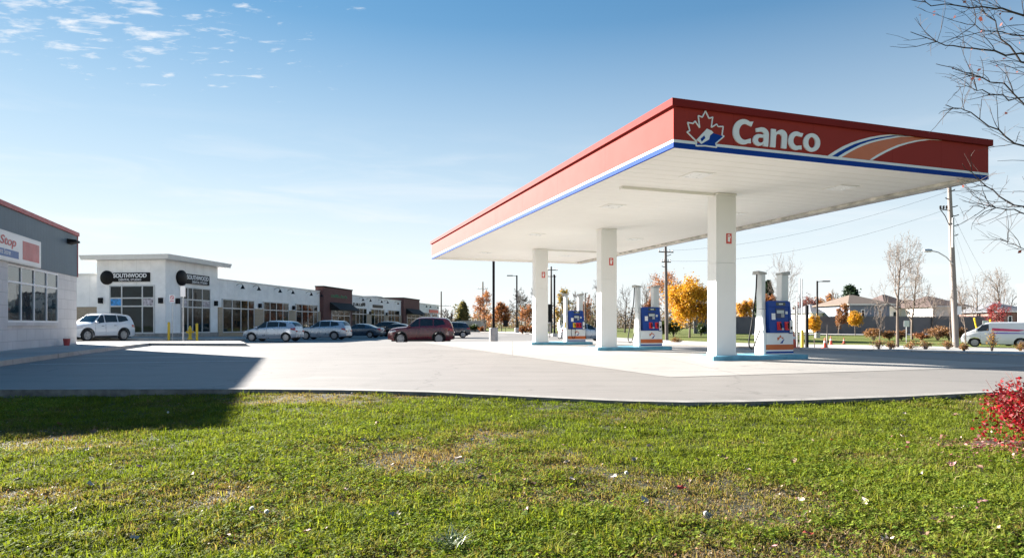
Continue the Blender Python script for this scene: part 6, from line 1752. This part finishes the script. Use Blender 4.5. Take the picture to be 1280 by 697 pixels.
# red burning bush in its mulch bed with pink leaf litter
bx, by, bz = glawn(1316, 566)
bed = []
for k in range(26):
    a = 2*math.pi*k/26; r1 = 1+.12*math.sin(3*a+1)+.07*math.sin(7*a)
    bed.append((bx+.05+.60*r1*math.cos(a), by+.05+.42*r1*math.sin(a)))
sheet('mulch_bed', bed, M['mulch'], .022, .25, 0, 'dark mulch bed around the red bush', lawn_z)
bush = shrub('bright crimson bush with bare stem tips at the right edge of the lawn', 'red_bush', 0, 1, 1, 1, PINKR, 301, 10, .03, xyz=(bx, by, bz))
for ch in list(bush.children): bpy.data.objects.remove(ch)
rr = random.Random(31); nr = np.random.default_rng(31); st_ = MB(); CC = []
Hb, Wb = .66, .50
for i in range(60):
    a = rr.uniform(0, 6.28); rad = Wb*math.sqrt(rr.random()); zt = Hb*rr.uniform(.6, 1.12)*(1-.3*(rad/Wb)**2)
    e = Vector((math.cos(a)*rad, math.sin(a)*rad, zt)); m_ = Vector((e.x*.45, e.y*.45, zt*.5))
    st_.tube([(e.x*.1, e.y*.1, -.03), m_, e], [.006, .004, .0018], 4)
    for _ in range(4):
        t = m_.lerp(e, rr.uniform(.1, 1)); f = t+Vector((rr.gauss(0, .05), rr.gauss(0, .05), rr.uniform(.02, .12))); st_.tube([t, f], [.0026, .0012], 3)
        if f.z < Hb*.9: CC += [f, t]
    if m_.z < Hb*.8: CC.append(m_)
st_.build('stems', mat('red_brown_stem', (.16, .06, .05), .8, var=.3), bush, recalc=False)
for i in range(70):
    a = rr.uniform(0, 6.28); q = Wb*math.sqrt(rr.random())*1.05; CC.append(Vector((math.cos(a)*q, math.sin(a)*q, rr.uniform(.03, .28))))
CC = np.array([c[:] for c in CC]); n = 4600; idx = nr.integers(0, len(CC), n); X = CC[idx]+nr.normal(size=(n, 3))*.045; X[:, 2] = np.clip(X[:, 2], .02, Hb*.93)
leaf_cards('foliage', X, nr.uniform(.022, .042, n), np.asarray(PINKR)[nr.integers(0, 4, n)]*nr.uniform(.35, 1.15, (n, 1)), M['leaf'], bush, .2, 31)
n = 1300; a = nr.uniform(0, 6.28, n); q = np.abs(nr.normal(.45, .28, n)); X = np.stack([bx+np.cos(a)*q*1.15, by+np.sin(a)*q*.78-.08, np.zeros(n)], 1)
X[:, 2] = [lawn_z(p[0], p[1])+.03+nr.uniform(0, .018) for p in X]
o = leaf_cards('leaf_litter', X, nr.uniform(.02, .045, n), np.asarray(((.36,.12,.13),(.45,.2,.2),(.25,.03,.05),(.5,.3,.28),(.18,.08,.06)))[nr.integers(0, 5, n)], M['dryleaf'], None, .85, 7)
tag(o, 'pink and red leaf litter strewn under the crimson bush', 'leaf litter', kind='stuff')

# ================================================================== SKY, SUN, CAMERA
SUN_EL = math.radians(18.4); SAZ = math.atan2(-.78, .62)
S = Vector((math.sin(SAZ)*math.cos(SUN_EL), math.cos(SAZ)*math.cos(SUN_EL), math.sin(SUN_EL)))
world = bpy.data.worlds.new('World'); scene.world = world; world.use_nodes = True
nt = world.node_tree; bg = nt.nodes['Background']
sky = nt.nodes.new('ShaderNodeTexSky'); sky.sky_type = 'NISHITA'; sky.sun_disc = False
sky.sun_elevation = SUN_EL; sky.sun_rotation = SAZ; sky.air_density = 1.0; sky.dust_density = 0.0; sky.ozone_density = 2.0; sky.altitude = 100
# wispy clouds on a high flat layer: direction projected to a plane
v = nt.nodes.new('ShaderNodeTexCoord').outputs['Generated']
sx = nt.nodes.new('ShaderNodeSeparateXYZ'); nt.links.new(v, sx.inputs[0])
zc = mathn(nt, 'MAXIMUM', sx.outputs[2], 0.02)
u_ = mathn(nt, 'DIVIDE', sx.outputs[0], zc); w_ = mathn(nt, 'DIVIDE', sx.outputs[1], zc)
cb = nt.nodes.new('ShaderNodeCombineXYZ'); nt.links.new(u_, cb.inputs[0]); nt.links.new(w_, cb.inputs[1])
mp_ = nt.nodes.new('ShaderNodeMapping'); nt.links.new(cb.outputs[0], mp_.inputs[0]); mp_.inputs['Rotation'].default_value = (0, 0, .5); mp_.inputs['Scale'].default_value = (1.0, 1.9, 1)
n1 = noise(nt, 7.5, 9, .62, mp_.outputs[0], .3)
n2 = noise(nt, 1.5, 3, .5, cb.outputs[0])
# where the cloud field lies: upper left
du = mathn(nt, 'MULTIPLY', mathn(nt, 'SUBTRACT', u_, -1.50), .62); dw = mathn(nt, 'MULTIPLY', mathn(nt, 'SUBTRACT', w_, 2.05), .8)
rad = mathn(nt, 'SQRT', mathn(nt, 'ADD', mathn(nt, 'MULTIPLY', du, du), mathn(nt, 'MULTIPLY', dw, dw)))
reg = ramp(nt, rad, [(.0, 1.0), (.85, 0.0)])
th_ = mathn(nt, 'ADD', mathn(nt, 'MULTIPLY', reg, .22), mathn(nt, 'MULTIPLY', n2, .10))
cm = mathn(nt, 'ADD', n1, th_)
cl = ramp(nt, cm, [(.735, 0.0), (.92, .8)])
cl = mathn(nt, 'MULTIPLY', cl, ramp(nt, reg, [(0.0, 0.0), (.25, 1.0)]))
# thin streaks low on the right
m2 = nt.nodes.new('ShaderNodeMapping'); nt.links.new(v, m2.inputs[0]); m2.inputs['Scale'].default_value = (2.2, 2.2, 17); m2.inputs['Rotation'].default_value = (0, .05, 0)
n3 = noise(nt, 1.7, 7, .6, m2.outputs[0], .6)
low = ramp(nt, sx.outputs[2], [(.0, .6), (.12, 1.0), (.30, 0.0)])
st2 = mathn(nt, 'MULTIPLY', ramp(nt, n3, [(.48, 0.0), (.68, .5)]), low)
allc = mathn(nt, 'MAXIMUM', cl, st2)
CLOUD = (3.6, 3.66, 3.75)
# autumn haze: the bright air near the sun and the horizon levels off towards white
def vm(op, a, b):
    n = nt.nodes.new('ShaderNodeVectorMath'); n.operation = op
    for i, q in enumerate((a, b)):
        if hasattr(q, 'is_linked'): nt.links.new(q, n.inputs[i])
        else: n.inputs[i].default_value = q
    return n.outputs[0]
K_ = 9.0
soft = vm('DIVIDE', sky.outputs[0], vm('ADD', vm('DIVIDE', sky.outputs[0], (K_, K_, K_)), (1, 1, 1)))
hz = ramp(nt, sx.outputs[2], [(0.0, .9), (.10, .74), (.22, .44), (.42, .08), (.6, 0.0)])
hs = nt.nodes.new('ShaderNodeHueSaturation'); hs.inputs['Saturation'].default_value = 1.5; hs.inputs['Value'].default_value = .78; nt.links.new(soft, hs.inputs['Color'])
air = mixc(nt, hz, hs.outputs[0], (3.55, 3.78, 3.92))
nt.links.new(mixc(nt, allc, air, CLOUD), bg.inputs['Color'])
bg.inputs['Strength'].default_value = 0.05

sun = bpy.data.lights.new('sun', 'SUN'); sun.energy = 5.0; sun.angle = math.radians(.53); sun.color = (1, .94, .86)
so = bpy.data.objects.new('sun', sun); COL.objects.link(so); so.rotation_euler = S.to_track_quat('Z', 'Y').to_euler(); so.location = (-30, 20, 30)

cam = bpy.data.cameras.new('camera'); cam.sensor_width = 36; cam.lens = 36*F/1280; cam.shift_y = (HY-348.5)/1280; cam.clip_end = 6000; cam.clip_start = .05
co = bpy.data.objects.new('camera', cam); COL.objects.link(co); co.location = (0, 0, EYE); co.rotation_euler = (math.radians(90), 0, 0)
scene.camera = co
scene.view_settings.view_transform = 'Standard'; scene.view_settings.look = 'None'; scene.view_settings.gamma = 1; scene.view_settings.use_curve_mapping = False
scene.view_settings.exposure = 2.5
